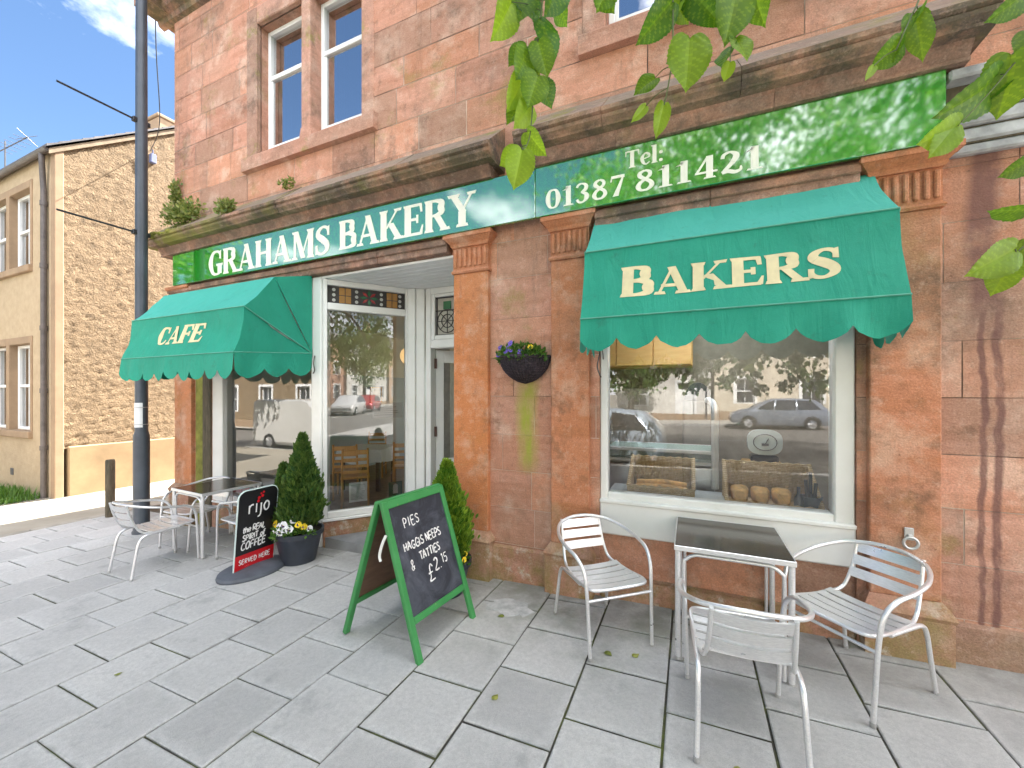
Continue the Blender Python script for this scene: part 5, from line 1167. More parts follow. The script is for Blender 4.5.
# ------------------------------------------------------------------ black swing sign
RS = (-4.10, 2.70); sg_ = thing('pavement_sign', 'black and red coffee swing sign on a round grey rubber base', 'pavement sign', (*RS, G(RS[0])), R(91))
mb = MB(); mb.lathe([(.0, 0), (.33, 0), (.335, .018), (.325, .040), (.26, .058), (.05, .075), (.0, .075)], n=40); mb.M = Matrix.Diagonal((1, .8, 1, 1)); b_ = mb.build('base', M['rubber'], sg_, smooth=30); b_.scale = (1, .75, 1)
LM = Matrix.Rotation(R(6), 4, 'X') @ Matrix.Translation((0, 0, .06))
pn = MB(LM); PW, PH = .205, .80; rc = .075
out = [(-PW, 0), (PW, 0)]+[(PW-rc+rc*math.cos(a), PH-rc+rc*math.sin(a)) for a in [PI/2*k/6 for k in range(7)]]+[(-PW+rc-rc*math.sin(a), PH-rc+rc*math.cos(a)) for a in [PI/2*k/6 for k in range(7)]]
pn.prism(out, -.007, .007, 'y'); p_o = pn.build('sign_panel', M['black_print'], sg_)
ed = MB(LM); ed.tube([(x, 0, z) for x, z in out], .0085, 6, closed=True); ed.build('edge_trim', plain('pale_edge_strip', (.55, .66, .64), .5), sg_)
rb = MB(LM); rb.box(-PW+.002, PW-.002, -.0085, .0085, .004, .155); rb.build('red_band', M['red'], p_o)
def onr(x0, z0, rot=0., sgn=1):
    cr, sr = math.cos(rot), math.sin(rot)
    return lambda x, y, l: (x0+x*cr-y*sr, -.0075-.002-l, z0+x*sr+y*cr)
wm_ = MB(LM); hand_text(wm_, 'rijo', onr(-.105, .56), .15, .016, .0, .03); wm_.build('wordmark', M['white_print'], p_o)
for txt, x0, z0, h, w_ in (('the REAL', -.145, .375, .056, .012), ('SPIRIT of', -.145, .295, .056, .012), ('COFFEE', -.155, .205, .072, .013)):
    wm_ = MB(LM); hand_text(wm_, txt, onr(x0, z0, .03), h, w_, .05, .30/h/len(txt)*.42-.12 if 0 else .02, .08); wm_.build('slogan', M['white_print'], p_o)
wm_ = MB(LM); wb = hand_width('SERVED HERE', .046); hand_text(wm_, 'SERVED HERE', onr(-wb/2, .06), .046, .0085, .0)
hand_text(wm_, '. . .', onr(-.10, .03), .02, .008, 0)
wm_.build('lettering', M['white_print'], p_o)
be = MB(LM)
for (x, z, r_) in ((.0, .705, .016), (-.005, .672, .016), (.035, .718, .015), (.045, .755, .012), (.02, .745, .010)): be.add([(x+r_*math.cos(k*PI/5), -.0098, z+r_*math.sin(k*PI/5)) for k in range(10)], [tuple(range(10))])
be.build('red_berries', M['red'], p_o)
sp = MB(); sp.box(-.12, .12, -.012, .012, .05, .085, .005); sp.build('spring_clamp', M['metal_dark'], sg_)

# ------------------------------------------------------------------ inside the cafe
def pine_chair(loc, rz, label):
    root = thing('dining_chair', label, 'chair', loc, rz, 'pine ladder-back chairs inside the cafe')
    for s in (-1, 1):
        m = MB(); m.tube([(s*.19, -.20, 0), (s*.185, -.20, .45), (s*.175, -.26, .90)], .018, 6); m.build('back_post', M['pine'], root)
        m = MB(); m.tube([(s*.19, .20, 0), (s*.19, .20, .44)], .018, 6); m.build('leg', M['pine'], root)
        m = MB(); m.tube([(s*.19, -.2, .22), (s*.19, .2, .22)], .010, 6); m.build('stretcher', M['pine'], root)
    m = MB(); m.box(-.21, .21, -.21, .22, .43, .46, .01); m.build('seat', M['pine'], root)
    for z, h in ((.84, .07), (.73, .045), (.63, .045), (.54, .045)):
        m = MB(); y = -.20-.06*(z-.45)/.45; m.box(-.175, .175, y-.01, y+.01, z-h/2, z+h/2, .005); m.build('back_slat', M['pine'], root)
    return root
FZ = -.035
pc0 = pine_chair((-4.78, 4.75, FZ), rz_of(-.7, .7), 'pine ladder-back chair inside the cafe, nearest the angled window')
index_kids()
def pcd(x, y, fx, fy, l): return dup(pc0, (x, y, FZ), rz_of(fx, fy), l, 'pine ladder-back chairs inside the cafe')
pcd(-4.62, 5.75, -.6, .8, 'pine ladder-back chair inside the cafe, to the right behind the green card')
pcd(-6.05, 6.55, .5, -.85, 'pine chair inside the cafe facing out from behind the far table')
pcd(-5.25, 5.05, -.6, .8, 'pine chair inside the cafe just beyond the nearest one')
pcd(-3.3, 6.9, .6, .8, 'pine chair inside the cafe seen through the open door')
def cloth_table(x, y, rz, label):
    root = thing('dining_table', label, 'table', (x, y, FZ), rz, 'clothed tables inside the cafe'); m = MB(); m.box(-.38, .38, -.38, .38, .70, .73, .01); m.build('tabletop', M['pine'], root)
    for sx in (-1, 1):
        for sy in (-1, 1): m = MB(); m.box(sx*.33-.03, sx*.33+.03, sy*.33-.03, sy*.33+.03, 0, .70); m.build('leg', M['brown_ply'], root)
    m = MB(); n = 16; V_ = [(-.40+.8*i/n, -.40+.8*j/n, .735) for j in range(n+1) for i in range(n+1)]; m.add(V_, [(j*(n+1)+i, j*(n+1)+i+1, (j+1)*(n+1)+i+1, (j+1)*(n+1)+i) for j in range(n) for i in range(n)])
    e = [(-.40+.8*i/n, -.40) for i in range(n)]+[(.40, -.40+.8*i/n) for i in range(n)]+[(.40-.8*i/n, .40) for i in range(n)]+[(-.40, .40-.8*i/n) for i in range(n)]; k = len(e)
    V_ = [(x_, y_, .735) for x_, y_ in e]+[(x_*(1.06+.05*math.sin(i*1.3)), y_*(1.06+.05*math.sin(i*1.3)), .53-.05*math.sin(i*PI/n*1)**2) for i, (x_, y_) in enumerate(e)]
    m.add(V_, [(i, (i+1) % k, k+(i+1) % k, k+i) for i in range(k)]); m.build('tablecloth', M['cloth'], root, smooth=50)
cloth_table(-5.45, 5.75, .3, 'table under a white cloth inside the cafe, amid the pine chairs'); cloth_table(-3.0, 7.5, .1, 'white-clothed cafe table seen through the open door')
tag_ = lambda o, l, c, g=None: tag(o, l, c, g)
for (x, y, z, l) in ((-4.72, 6.0, 2.38, 'lit round opal globe lamp showing at the right edge of the angled window'), (-3.75, 6.4, 2.28, 'lit round opal globe lamp seen through the open cafe door')):
    g_ = thing('globe_lamp', l, 'lamp', (x, y, z), group='lit globe lamps inside the cafe'); m = MB(); m.ball((0, 0, 0), .17, 18, 12); m.build('globe', M['globe'], g_, smooth=80); m = MB(); m.tube([(0, 0, .16), (0, 0, 3.11-z)], .01, 6); m.build('cable', M['pipe'], g_)
pf = thing('picture_frame', 'small gold picture frame on the grey wall inside the cafe', 'picture', (-6.97, 7.6, 1.45), world=True); m = MB()
for q in ((7.4, 7.44, 1.45, 1.85), (7.76, 7.8, 1.45, 1.85), (7.44, 7.76, 1.45, 1.49), (7.44, 7.76, 1.81, 1.85)): m.box(-6.995, -6.96, q[0], q[1], q[2], q[3])
m.build('frame', M['pine'], pf); m = MB(); m.quad((-6.975, 7.43, 1.48), (-6.975, 7.77, 1.48), (-6.975, 7.77, 1.82), (-6.975, 7.43, 1.82)); m.build('print', M['int_beige'], pf)
# papers in the angled window
def notice(u0, u1, z0, z1, mat, label, lines, lm):
    root = thing('window_notice', label, 'notice', MX @ Vector(((u0+u1)/2, .03, z0)), world=True); m = MB(MX); m.box(u0, u1, .024, .027, z0, z1); m.build('sheet', mat, root)
    m = MB(MX); rg = random.Random(int(u0*100))
    for k in range(lines): zz_ = z1-.03-(z1-z0-.05)*k/max(1, lines); m.quad((u0+.02, .0228, zz_), (u1-.02-(u1-u0)*.3*rg.random(), .0228, zz_), (u1-.02-(u1-u0)*.3*rg.random(), .0228, zz_-.006), (u0+.02, .0228, zz_-.006))
    if lines: m.build('print', lm, root)
    return root
notice(.56, .93, 1.38, 1.58, M['paper'], 'wide white notice stuck inside the angled cafe window at eye level', 6, M['ink'])
notice(.29, .50, .36, .60, M['paper'], 'white sheet of print leaning low in the angled cafe window', 12, M['ink'])
gc = notice(.76, .93, .36, .56, M['green_card'], 'dark green card low in the right corner of the angled cafe window', 0, M['ink'])
m = MB(MX); m.box(.815, .875, .0215, .0235, .41, .50); m.poly([(.845+.03*math.cos(k*PI/5), .021, .505+.03*math.sin(k*PI/5)) for k in range(10)]); m.build('emblem', M['white_print'], gc)
bx = MB(); bx.box(-5.95, -5.72, 3.60, 3.72, .30, .39, .01); tag(bx.build('red_box', M['red']), 'small red box on the sill inside the cafe front window', 'box')

# ------------------------------------------------------------------ inside the bakery window
m = MB(); m.box(-.70, .98, 3.61, 4.15, .74, .79, .005); m.box(-.70, .98, 3.62, 3.66, .03, .74); bn = tag(m.build('window_bench', M['bench']), 'pale grey display bench just inside the bakery window', 'bench')
ct = thing('display_counter', 'glass-topped serving counter with a white end post inside the bakery', 'counter', (-.15, 4.3, .03), world=True)
m = MB(); m.box(-.80, .22, 4.30, 4.80, .03, .98, .01); m.build('cabinet', M['steel'], ct)
m = MB(); m.box(-.80, .22, 4.26, 4.29, 1.0, 1.035, .004); m.box(-.80, .22, 4.26, 4.82, 1.12, 1.14, .004); m.box(-.80, .22, 4.24, 4.26, 1.115, 1.145, .004); m.build('shelf_rail', M['upvc'], ct)
m = MB(); m.box(-.80, .22, 4.25, 4.255, 1.15, 1.20); m.box(-.80, .22, 4.25, 4.256, 1.036, 1.11); m.build('glass_front', M['shelf_glass'], ct)
m = MB(); m.tube(spline([(.215, 4.22, .80), (.215, 4.22, 1.3), (.215, 4.22, 1.50), (.20, 4.30, 1.60), (.16, 4.45, 1.63)], 6), .032, 8); m.build('end_post', M['upvc'], ct)
def basket(name, label, x0, x1, y0, y1, z, hf, hbk, tilt=0.):
    root = thing(name, label, 'basket', ((x0+x1)/2, (y0+y1)/2, z), world=True, group='pale wicker bread baskets'); m = MB(); n = 14; t = .018
    m.box(x0, x1, y0, y0+t, z, z+hf, .006); m.box(x0-.01, x1+.01, y1-t, y1, z, z+hbk, .006)
    for X in (x0, x1-t): m.prism([(y0+t, z), (y1-t, z), (y1-t, z+hbk), (y0+t, z+hf)], X, X+t, 'x')
    m.box(x0+t, x1-t, y0+t, y1-t, z, z+.015); m.build('basket_body', M['wicker'], root)
    r_ = MB(); 
    for p, q in (((x0, y0, z+hf), (x1, y0, z+hf)), ((x0-.01, y1, z+hbk), (x1+.01, y1, z+hbk)), ((x0, y0, z+hf), (x0, y1, z+hbk)), ((x1, y0, z+hf), (x1, y1, z+hbk))):
        P_ = [Vector(p).lerp(Vector(q), i/16)+Vector((0, .004*(-1)**i, .004*(-1)**i)) for i in range(17)]; r_.tube(P_, .013, 6)
    r_.build('rim', M['wicker'], root, smooth=60); v_ = MB(); k = int((x1-x0)/.028)
    for i in range(k+1):
        X = x0+(x1-x0)*i/k; v_.tube([(X, y0-.003, z), (X, y0-.003, z+hf)], .006, 4); v_.tube([(X, y1-t-.004, z), (X, y1-t-.004, z+hbk)], .006, 4)
    v_.build('stakes', M['wicker'], root); return root
basket('bread_basket', 'pale wicker basket holding baguettes, on the left of the bakery window', -.50, .03, 3.64, 3.98, .79, .10, .31)
basket('bread_basket', 'large sloping wicker basket with three loaves, on the right of the bakery window', .27, .90, 3.64, 4.02, .79, .045, .31)
for i, (x, l) in enumerate(((.37, 'leftmost'), (.515, 'middle'), (.66, 'rightmost'))):
    m = MB(); n = 10; V_ = []; F = []; rg = random.Random(i)
    for a in range(9):
        y = 3.675+.20*a/8; e = math.sin(PI*(a+.6)/9.2)**.3
        for k in range(14):
            th = 2*PI*k/14; cx_, cz_ = math.cos(th), math.sin(th); sq = (abs(cx_)**.55*math.copysign(1, cx_), abs(cz_)**.55*math.copysign(1, cz_)); top = 1.15 if cz_ > 0 else 1.
            V_.append((x+.062*e*sq[0]*(1.1 if cz_ > .2 else 1), y, .875+.06*e*sq[1]*top+.006*mnoise.noise(Vector((x*30+k, y*20, 0)))))
    F = [(a*14+k, a*14+(k+1) % 14, (a+1)*14+(k+1) % 14, (a+1)*14+k) for a in range(8) for k in range(14)]+[tuple(range(14))[::-1], tuple(8*14+k for k in range(14))]
    m.add(V_, F); tag(m.build('bread_loaf', M['bread'], smooth=50), l+' of the three floury loaves in the right-hand wicker basket', 'loaf', 'loaves in the right-hand basket')
for i, (y, z, l) in enumerate(((3.74, .86, 'front baguette lying in the left wicker basket'), (3.82, .885, 'rear baguette lying in the left wicker basket'))):
    m = MB(); m.tube(spline([(-.44, y, z), (-.40, y, z+.004), (-.22, y+.01, z+.015), (-.06, y, z+.004), (-.03, y, z)], 5), [.012]+[.03]*19+[.012], 10); tag(m.build('baguette', M['bread'], smooth=60), l, 'baguette', 'baguettes in the left basket')
sc_ = thing('weighing_scale', 'white round-faced shop scale behind the sloping basket', 'scale', (.66, 4.75, .03), world=True)
m = MB(); m.box(.50, .85, 4.55, 4.95, .03, 1.0, .01); m.build('stand', M['tan_wood'], sc_); m = MB(); m.box(.56, .80, 4.66, 4.84, 1.0, 1.08, .02); m.build('body', M['black'], sc_)
m = MB(); m.M = Matrix.Translation((.68, 4.70, 1.21)); m.prism([(.15*math.copysign(abs(math.cos(a))**.7, math.cos(a)), .125*math.copysign(abs(math.sin(a))**.7, math.sin(a))) for a in [2*PI*k/28 for k in range(28)]], -.04, .04, 'y'); m.build('dial', plain('pale_enamel', (.72, .80, .76), .25, var=.04), sc_)
m = MB(); m.tube([(.68+.10*math.cos(a), 4.655, 1.21+.08*math.sin(a)) for a in [2*PI*k/22 for k in range(22)]], .004, 4, closed=True); m.tube([(.68, 4.655, 1.19), (.71, 4.655, 1.25)], .004, 4); m.box(.65, .71, 4.65, 4.658, 1.175, 1.2); m.build('dial_marks', M['metal_dark'], sc_)
sl_ = thing('bread_slicer', 'grey steel bread machine with a rounded top behind the counter', 'machine', (.1, 5.2, .03), world=True)
m = MB(); m.box(-.08, .24, 5.05, 5.45, .03, 1.62, .02); m.build('body', plain('taupe_enamel', (.20, .18, .15), .5), sl_); m = MB(); m.M = Matrix.Translation((.08, 5.25, 1.62)); m.prism([(.14*math.cos(PI*k/12), .20*math.sin(PI*k/12)) for k in range(13)], -.2, .2, 'y'); m.build('hood', M['metal_dark'], sl_, smooth=40)
cu = thing('wall_cupboard', 'tan wooden wall cupboard high inside the bakery', 'cupboard', (-.6, 5.3, 2.0), world=True)
m = MB(); m.box(-1.3, .03, 5.2, 5.6, 2.02, 2.75, .01); m.build('carcass', M['tan_wood'], cu)
for k in range(3): m = MB(); m.box(-1.29+.44*k, -.86+.44*k, 5.175, 5.199, 2.04, 2.74, .006); m.build('door', M['tan_wood'], cu)
sl2 = thing('strip_light', 'lit white strip light on the bakery ceiling, glimpsed under the awning', 'light', (.1, 4.3, 2.6), world=True)
m = MB(); m.box(-.35, .55, 4.25, 4.35, 2.62, 2.66, .01); m.build('tray', M['upvc'], sl2); m = MB(); m.tube([(-.33, 4.3, 2.60), (.53, 4.3, 2.60)], .018, 8); m.build('tube', glow('lit_tube', (.9, .95, 1.), 15.), sl2); m = MB(); m.tube([(-.3, 4.3, 2.65), (-.3, 4.3, 3.1)], .006, 5); m.tube([(.5, 4.3, 2.65), (.5, 4.3, 3.1)], .006, 5); m.build('hanger', M['galv'], sl2)
bp = MB(); bp.box(.03, 2.1, 5.6, 5.7, .03, 3.1); bp.box(-1.95, .03, 5.62, 5.7, .03, 3.1); tag(bp.build('partition_wall', plain('brown_beige_wall', (.36, .31, .24), .85)), 'beige partition wall behind the bakery counter', 'wall')
vb = thing('tool_block', 'dark blue-black tub of tools at the right end of the window bench', 'tub', (.86, 3.72, .79), world=True); m = MB(); m.lathe([(.055, 0), (.075, .11), (.078, .12), (.06, .12), (.05, .02)], (.845, 3.74, .79), 16); m.build('tub', M['pole'], vb, smooth=40)
for dx, h in ((-.03, .24), (.0, .30), (.035, .22)): m = MB(); m.tube([(.845+dx*.6, 3.74, .83), (.845+dx, 3.75, .79+h)], .013, 6); m.build('handle', M['black'], vb)
bt = MB(); bt.lathe([(.03, 0), (.032, .10), (.012, .14), (.012, .19), (0, .19)], (.76, 3.70, .79), 12); tag(bt.build('dark_bottle', M['black'], smooth=40), 'small dark bottle on the bench beside the tub of tools', 'bottle')
yc = MB(); yc.disc((-2.7, 4.02, .006), (0, 0, 1), .17, 20); yc.prism([( -2.7+.17*math.cos(2*PI*k/20), 4.02+.17*math.sin(2*PI*k/20)) for k in range(20)], .0005, .006, 'z'); tag(yc.build('door_mat', M['yellow']), 'small yellow mat on the worn step of the recessed entrance', 'mat')

# fallen leaves on the slabs
for i, (u, v_, l) in enumerate(((.20, 2.08, 'small yellow-green leaf fallen in front of the square table'), (-.33, 2.74, 'pale green fallen leaf between the table and the left armchair'), (-.50, 2.70, 'brownish fallen leaf beside the left armchair'), (-1.02, 2.06, 'tiny green fallen leaf between the chalkboard and the left armchair'), (-3.35, 1.33, 'small yellow leaf fallen on the open slabs by the swing sign'), (-1.35, 2.85, 'little green leaf by the foot of the chalkboard'))):
    m = MB(); rg = random.Random(i); a0 = rg.uniform(0, 6); n = 9; s_ = .024*rg.uniform(.8, 1.2)
    ring = [(u+s_*math.cos(a0+2*PI*k/n)*(1.3 if k == 0 else .8), v_+s_*math.sin(a0+2*PI*k/n)*(1.3 if k == 0 else .8)) for k in range(n)]
    m.add([(u, v_, G(u)+.012)]+[(x, y, G(x)+.004+rg.uniform(0, .006)) for x, y in ring], [(0, 1+k, 1+(k+1) % n) for k in range(n)], rnd=rg.random()); tag(m.build('fallen_leaf', leaf_mat('fallen_leaf_%d' % i, (.20, .26, .05), (.45, .42, .10), .2)), l, 'leaf', 'leaves fallen on the slabs')
# ------------------------------------------------------------------ the lime tree over the camera
def unp(u, v, d):
    a, b = (u-512)/402, (393-v)/402; s, c = math.sin(YAW), math.cos(YAW)
    return Vector((d*(-s+a*c), d*(c+a*s), 1.70+b*d))
def lime_leaf(mb, base, tip, nrm, wd, rnd, fold=.25, curl=.15):
    """broad heart-shaped leaf: folded midrib, ribbed by its side veins, toothed edge, short drawn-out tip"""
    base, tip = Vector(base), Vector(tip); ax = tip-base; L = ax.length; ax.normalize(); nrm = Vector(nrm); nrm = (nrm-ax*nrm.dot(ax)).normalized(); sd_ = ax.cross(nrm)
    out = [tuple(p)[:2] for p in spline([(t, w, 0) for t, w in ((.02, .0), (-.07, .14), (-.05, .32), (.07, .46), (.22, .525), (.38, .54), (.54, .50), (.67, .41), (.78, .29), (.86, .17), (.92, .08), (1.0, 0))], 4)]
    n = len(out); K = 6; V_ = []; F = []; RN = []; tw_ = (rnd*37 % 1-.5)*.5
    for sgn in (-1, 1):
        o = len(V_)
        for i, (t, w) in enumerate(out):
            e = w*(1+(.045 if i % 2 else -.015)) if 2 < i < n-3 else w; tm = max(0., t) if i else 0.
            for k in range(K+1):
                f = k/K; ww = e*f; tt = tm+(t-tm)*f; q = tt-.62*ww
                z = fold*ww*wd*(1-.35*f)-curl*L*(tt-.3)**2+.022*L*abs(math.sin(PI*7*q))*min(1, f*3)*(1-tt*.6)+.035*L*math.sin(tt*7+sgn*1.7+rnd*9)*f*ww*2+tw_*ww*sgn*wd*tt
                V_.append(base+ax*(tt*L)+sd_*(sgn*ww*wd)+nrm*z)
        for i in range(n-1):
            for k in range(K):
                q = (o+i*(K+1)+k, o+i*(K+1)+k+1, o+(i+1)*(K+1)+k+1, o+(i+1)*(K+1)+k); F.append(q if sgn > 0 else q[::-1])
                w_ = (out[i][1]+out[i+1][1])/2*(k+.5)/K; t_ = (out[i][0]+out[i+1][0])/2*(k+.5)/K+max(0, (out[i][0]+out[i+1][0])/2)*(1-(k+.5)/K); vq = ((t_-.62*w_)*7) % 1
                RN.append(max(0, min(1, rnd+(.20 if vq < .25 else -.05)+(.15 if k == 0 else 0)-.10*(k == K-1))))
    n0 = len(mb.r); mb.add(V_, F, rnd=rnd); mb.r[n0:] = RN
TX, TY = 4.7, -4.4
tree = thing('lime_tree', 'leafy lime tree hanging fresh green sprays over the pavement into the top of the view', 'tree', (TX, TY, G(TX)), world=True)
mb = MB(); mb.tube(spline([(TX, TY, G(TX)-.05), (TX+.03, TY, 1.2), (TX-.05, TY+.05, 2.6), (TX, TY+.1, 4.2), (TX-.1, TY+.1, 6.5), (TX, TY, 8.6)], 5), [.30-.26*i/25 for i in range(26)], 12); mb.build('trunk', M['bark'], tree, smooth=60)
mb = MB(); boughs = [((TX-.05, TY+.05, 3.3), (1.9, -2.2, 4.6), (.9, -.4, 4.3), (.1, .75, 3.35)), ((TX, TY+.1, 3.9), (2.6, -2, 4.7), (2.0, -.2, 4.0), (1.35, .85, 3.1)), ((TX, TY+.1, 4.4), (1, -3.6, 5.8), (-1.5, -2.6, 5.4)), ((TX, TY, 4.2), (5, -4.2, 6), (6.4, -4.4, 5.7)), ((TX, TY, 5), (3.1, -6.4, 7), (3.2, -7.8, 6.6)), ((TX, TY+.1, 5), (3.6, -2.4, 7), (3.9, -.9, 7))]
for b_ in boughs:
    P_ = spline(b_, 6); mb.tube(P_, [.085-.072*i/(len(P_)-1) for i in range(len(P_))], 8)
mb.build('bough', M['bark'], tree, smooth=60)
# crown: many single leaves in clumps
mb = MB(); rg = random.Random(21); clumps = []
for _ in range(190):
    while True:
        q = Vector((rg.uniform(-1, 1), rg.uniform(-1, 1), rg.uniform(-1, 1)))
        if .3 < q.length < 1: break
    clumps.append((Vector((1.6+q.x*4.6, -3.7+q.y*3.1, 6.3+q.z*2.7)), rg.uniform(.45, .95)))
for _ in range(26):        # fringe along the pavement to the right
    clumps.append((Vector((rg.uniform(2.6, 6.8), rg.uniform(-2.2, -.5), rg.uniform(2.9, 4.7))), rg.uniform(.3, .55)))
for _ in range(75):        # canopy out of view, added to shade the right-hand pavement
    clumps.append((Vector((rg.uniform(-.6, 6.4), rg.uniform(-3.2, 1.5), rg.uniform(4.9, 6.8))), rg.uniform(.4, .75)))
for _ in range(60):        # leaf tips at head height behind the camera
    clumps.append((Vector((rg.uniform(-3.2, 2.9), rg.uniform(-2.7, -1.3), rg.uniform(1.8, 2.7))), rg.uniform(.12, .26)))
for _ in range(60):        # low hanging fringe
    clumps.append((Vector((rg.uniform(-3.4, 4.8), rg.uniform(-3.6, -1.0), rg.uniform(2.45, 3.5))), rg.uniform(.22, .45)))
for c, r_ in clumps:
    for _ in range(int(165*r_)+14):
        q = Vector((rg.gauss(0, .5), rg.gauss(0, .5), rg.gauss(0, .42)))*r_; p = c+q
        if p.y > -.25 and p.z < 4.6: continue
        d = Vector((rg.gauss(0, .5), rg.gauss(0, .5), -1)).normalized(); s_ = d.cross(Vector((rg.gauss(0, 1), rg.gauss(0, 1), .2))).normalized(); L = rg.uniform(.08, .125); n_ = d.cross(s_)
        mb.add([p, p+d*L*.35+s_*L*.42+n_*L*.1, p+d*L, p+d*L*.35-s_*L*.42+n_*L*.1], [(0, 1, 2), (0, 2, 3)], rnd=rg.random())
mb.build('crown', M['crown'], tree)
# sprays hanging in front of the lens: stems and leaves with real size, about a metre away
def spray(stem, leaves, d0, seed):
    rg = random.Random(seed); P_ = [unp(*p) for p in stem]; P_.insert(0, min((Vector((.1, .75, 3.35)), Vector((1.35, .85, 3.1))), key=lambda q: (q-P_[0]).length)); S_ = spline(P_, 6)
    m = MB(); m.tube(S_, [.0032-.0018*i/(len(S_)-1) for i in range(len(S_))], 5)
    lm = MB()
    for (bu, bv, tu, tv, wpx, face, tone, dd) in leaves:
        d = d0+dd; b, t = unp(bu, bv, d), unp(tu, tv, d+rg.uniform(-.03, .03))
        j = min(S_, key=lambda q: (q-b).length); m.tube(spline([j, j.lerp(b, .5)+Vector((0, 0, .006)), b], 4), .0014, 4)
        view = (b-Vector((0, 0, 1.7))).normalized(); ax = (t-b).normalized(); side = ax.cross(view).normalized(); nrm = (-view*math.cos(face)+side*math.sin(face))
        wd = wpx*.9*d/402/max(.45, abs(math.cos(face))); lime_leaf(lm, b, t, nrm, wd, tone, rg.uniform(.15, .4), rg.uniform(.05, .3))
    s_o = m.build('spray', M['twig'], tree, smooth=60); s_o['_org'] = tree['_org']; lm.build('leaves', M['leaf'], s_o, smooth=60)
spray([(552, -90, 1.02), (545, -20, 1.0), (538, 40, .98), (534, 90, .97), (530, 135, .96), (524, 150, .95)],
      [(512, 2, 494, 40, 30, .3, .75, 0), (530, -8, 516, 22, 26, -.4, .35, .02), (522, 0, 540, 26, 20, .9, .1, .03), (560, -18, 546, 16, 30, .2, .1, -.02), (558, 0, 566, 28, 18, -.9, .2, .02),
       (540, 18, 555, 66, 22, .9, .05, .01), (538, 42, 548, 78, 26, .4, .45, -.02), (527, 48, 508, 66, 20, -.5, .3, 0), (528, 52, 516, 80, 28, .2, .35, -.01), (532, 45, 538, 76, 24, -.3, .5, .03),
       (525, 76, 508, 112, 26, .3, .95, 0), (538, 76, 528, 108, 30, .1, .55, -.02), (538, 82, 553, 108, 22, .7, .1, .02), (524, 104, 506, 122, 16, -.6, .35, .01), (530, 104, 516, 128, 24, .3, .9, 0),
       (527, 132, 546, 157, 20, -.5, .6, 0), (522, 150, 514, 190, 30, .2, .9, -.02), (518, 152, 500, 166, 22, .1, .8, .01)], .97, 1)
spray([(668, -100, 1.05), (672, -30, 1.03), (673, 20, 1.0), (672, 60, .97), (667, 92, .96), (664, 105, .96)],
      [(672, 2, 636, 46, 30, .35, .15, 0), (680, -2, 668, 28, 26, -.5, .6, .05), (612, -22, 598, 12, 26, .3, .3, .03), (600, -18, 614, 14, 24, -.3, .2, .05), (690, -8, 724, 26, 32, .3, .12, .02), (672, 0, 690, 24, 20, .6, .6, .03),
       (690, 38, 686, 92, 42, .15, .72, -.08), (676, 46, 668, 64, 16, .9, .3, -.02), (655, 78, 634, 94, 16, -.4, .35, .0), (664, 104, 656, 139, 16, .3, .92, -.03), (646, 106, 632, 122, 10, .1, .95, .03)], 1.0, 2)
spray([(742, -90, 1.06), (738, -20, 1.03), (735, 10, 1.0), (733, 30, 1.0), (731, 50, 1.0)],
      [(738, -12, 726, 44, 40, .15, .40, 0), (748, -22, 765, 28, 30, -.2, .30, .04), (736, 38, 748, 60, 18, .6, .7, 0), (733, 46, 720, 66, 15, -.9, .15, .02), (730, 62, 724, 82, 13, .1, .97, -.02), (708, -30, 696, 8, 26, .2, .3, .05), (752, -18, 742, 8, 22, .7, .15, .05)], 1.0, 3)
spray([(940, -80, 1.1), (922, -10, 1.08), (912, 15, 1.06), (905, 30, 1.05), (896, 50, 1.05)],
      [(914, 14, 924, 60, 24, .3, .5, 0), (918, 12, 908, 30, 18, -.9, .2, .02), (900, 42, 872, 70, 24, .5, .3, 0), (898, 44, 892, 62, 20, -.8, .15, .03), (874, 66, 866, 80, 8, .1, .95, 0)], 1.06, 4)
spray([(1085, -60, .95), (1060, 10, .93), (1035, 40, .92), (1012, 66, .92), (990, 92, .92), (962, 122, .92)],
      [(1030, -10, 990, 22, 26, .4, .2, 0), (1012, 54, 1000, 118, 44, .3, .5, .0), (996, 80, 945, 118, 40, .4, .22, .02), (1000, 84, 972, 110, 26, -.7, .12, .04), (958, 126, 920, 145, 30, .3, .9, 0), (956, 124, 930, 158, 26, .5, .92, .0), (1030, 30, 1042, 70, 30, .3, .4, .05)], .92, 5)
spray([(1110, 120, .98), (1075, 190, .96), (1045, 230, .95), (1022, 248, .95), (1008, 262, .95)],
      [(1036, 156, 1000, 178, 20, .6, .3, 0), (1040, 206, 990, 216, 20, .8, .25, 0), (1015, 250, 968, 276, 34, .25, .85, 0), (1008, 264, 992, 296, 26, .3, .8, .02), (1030, 240, 1044, 286, 30, .2, .6, .03)], .95, 6)

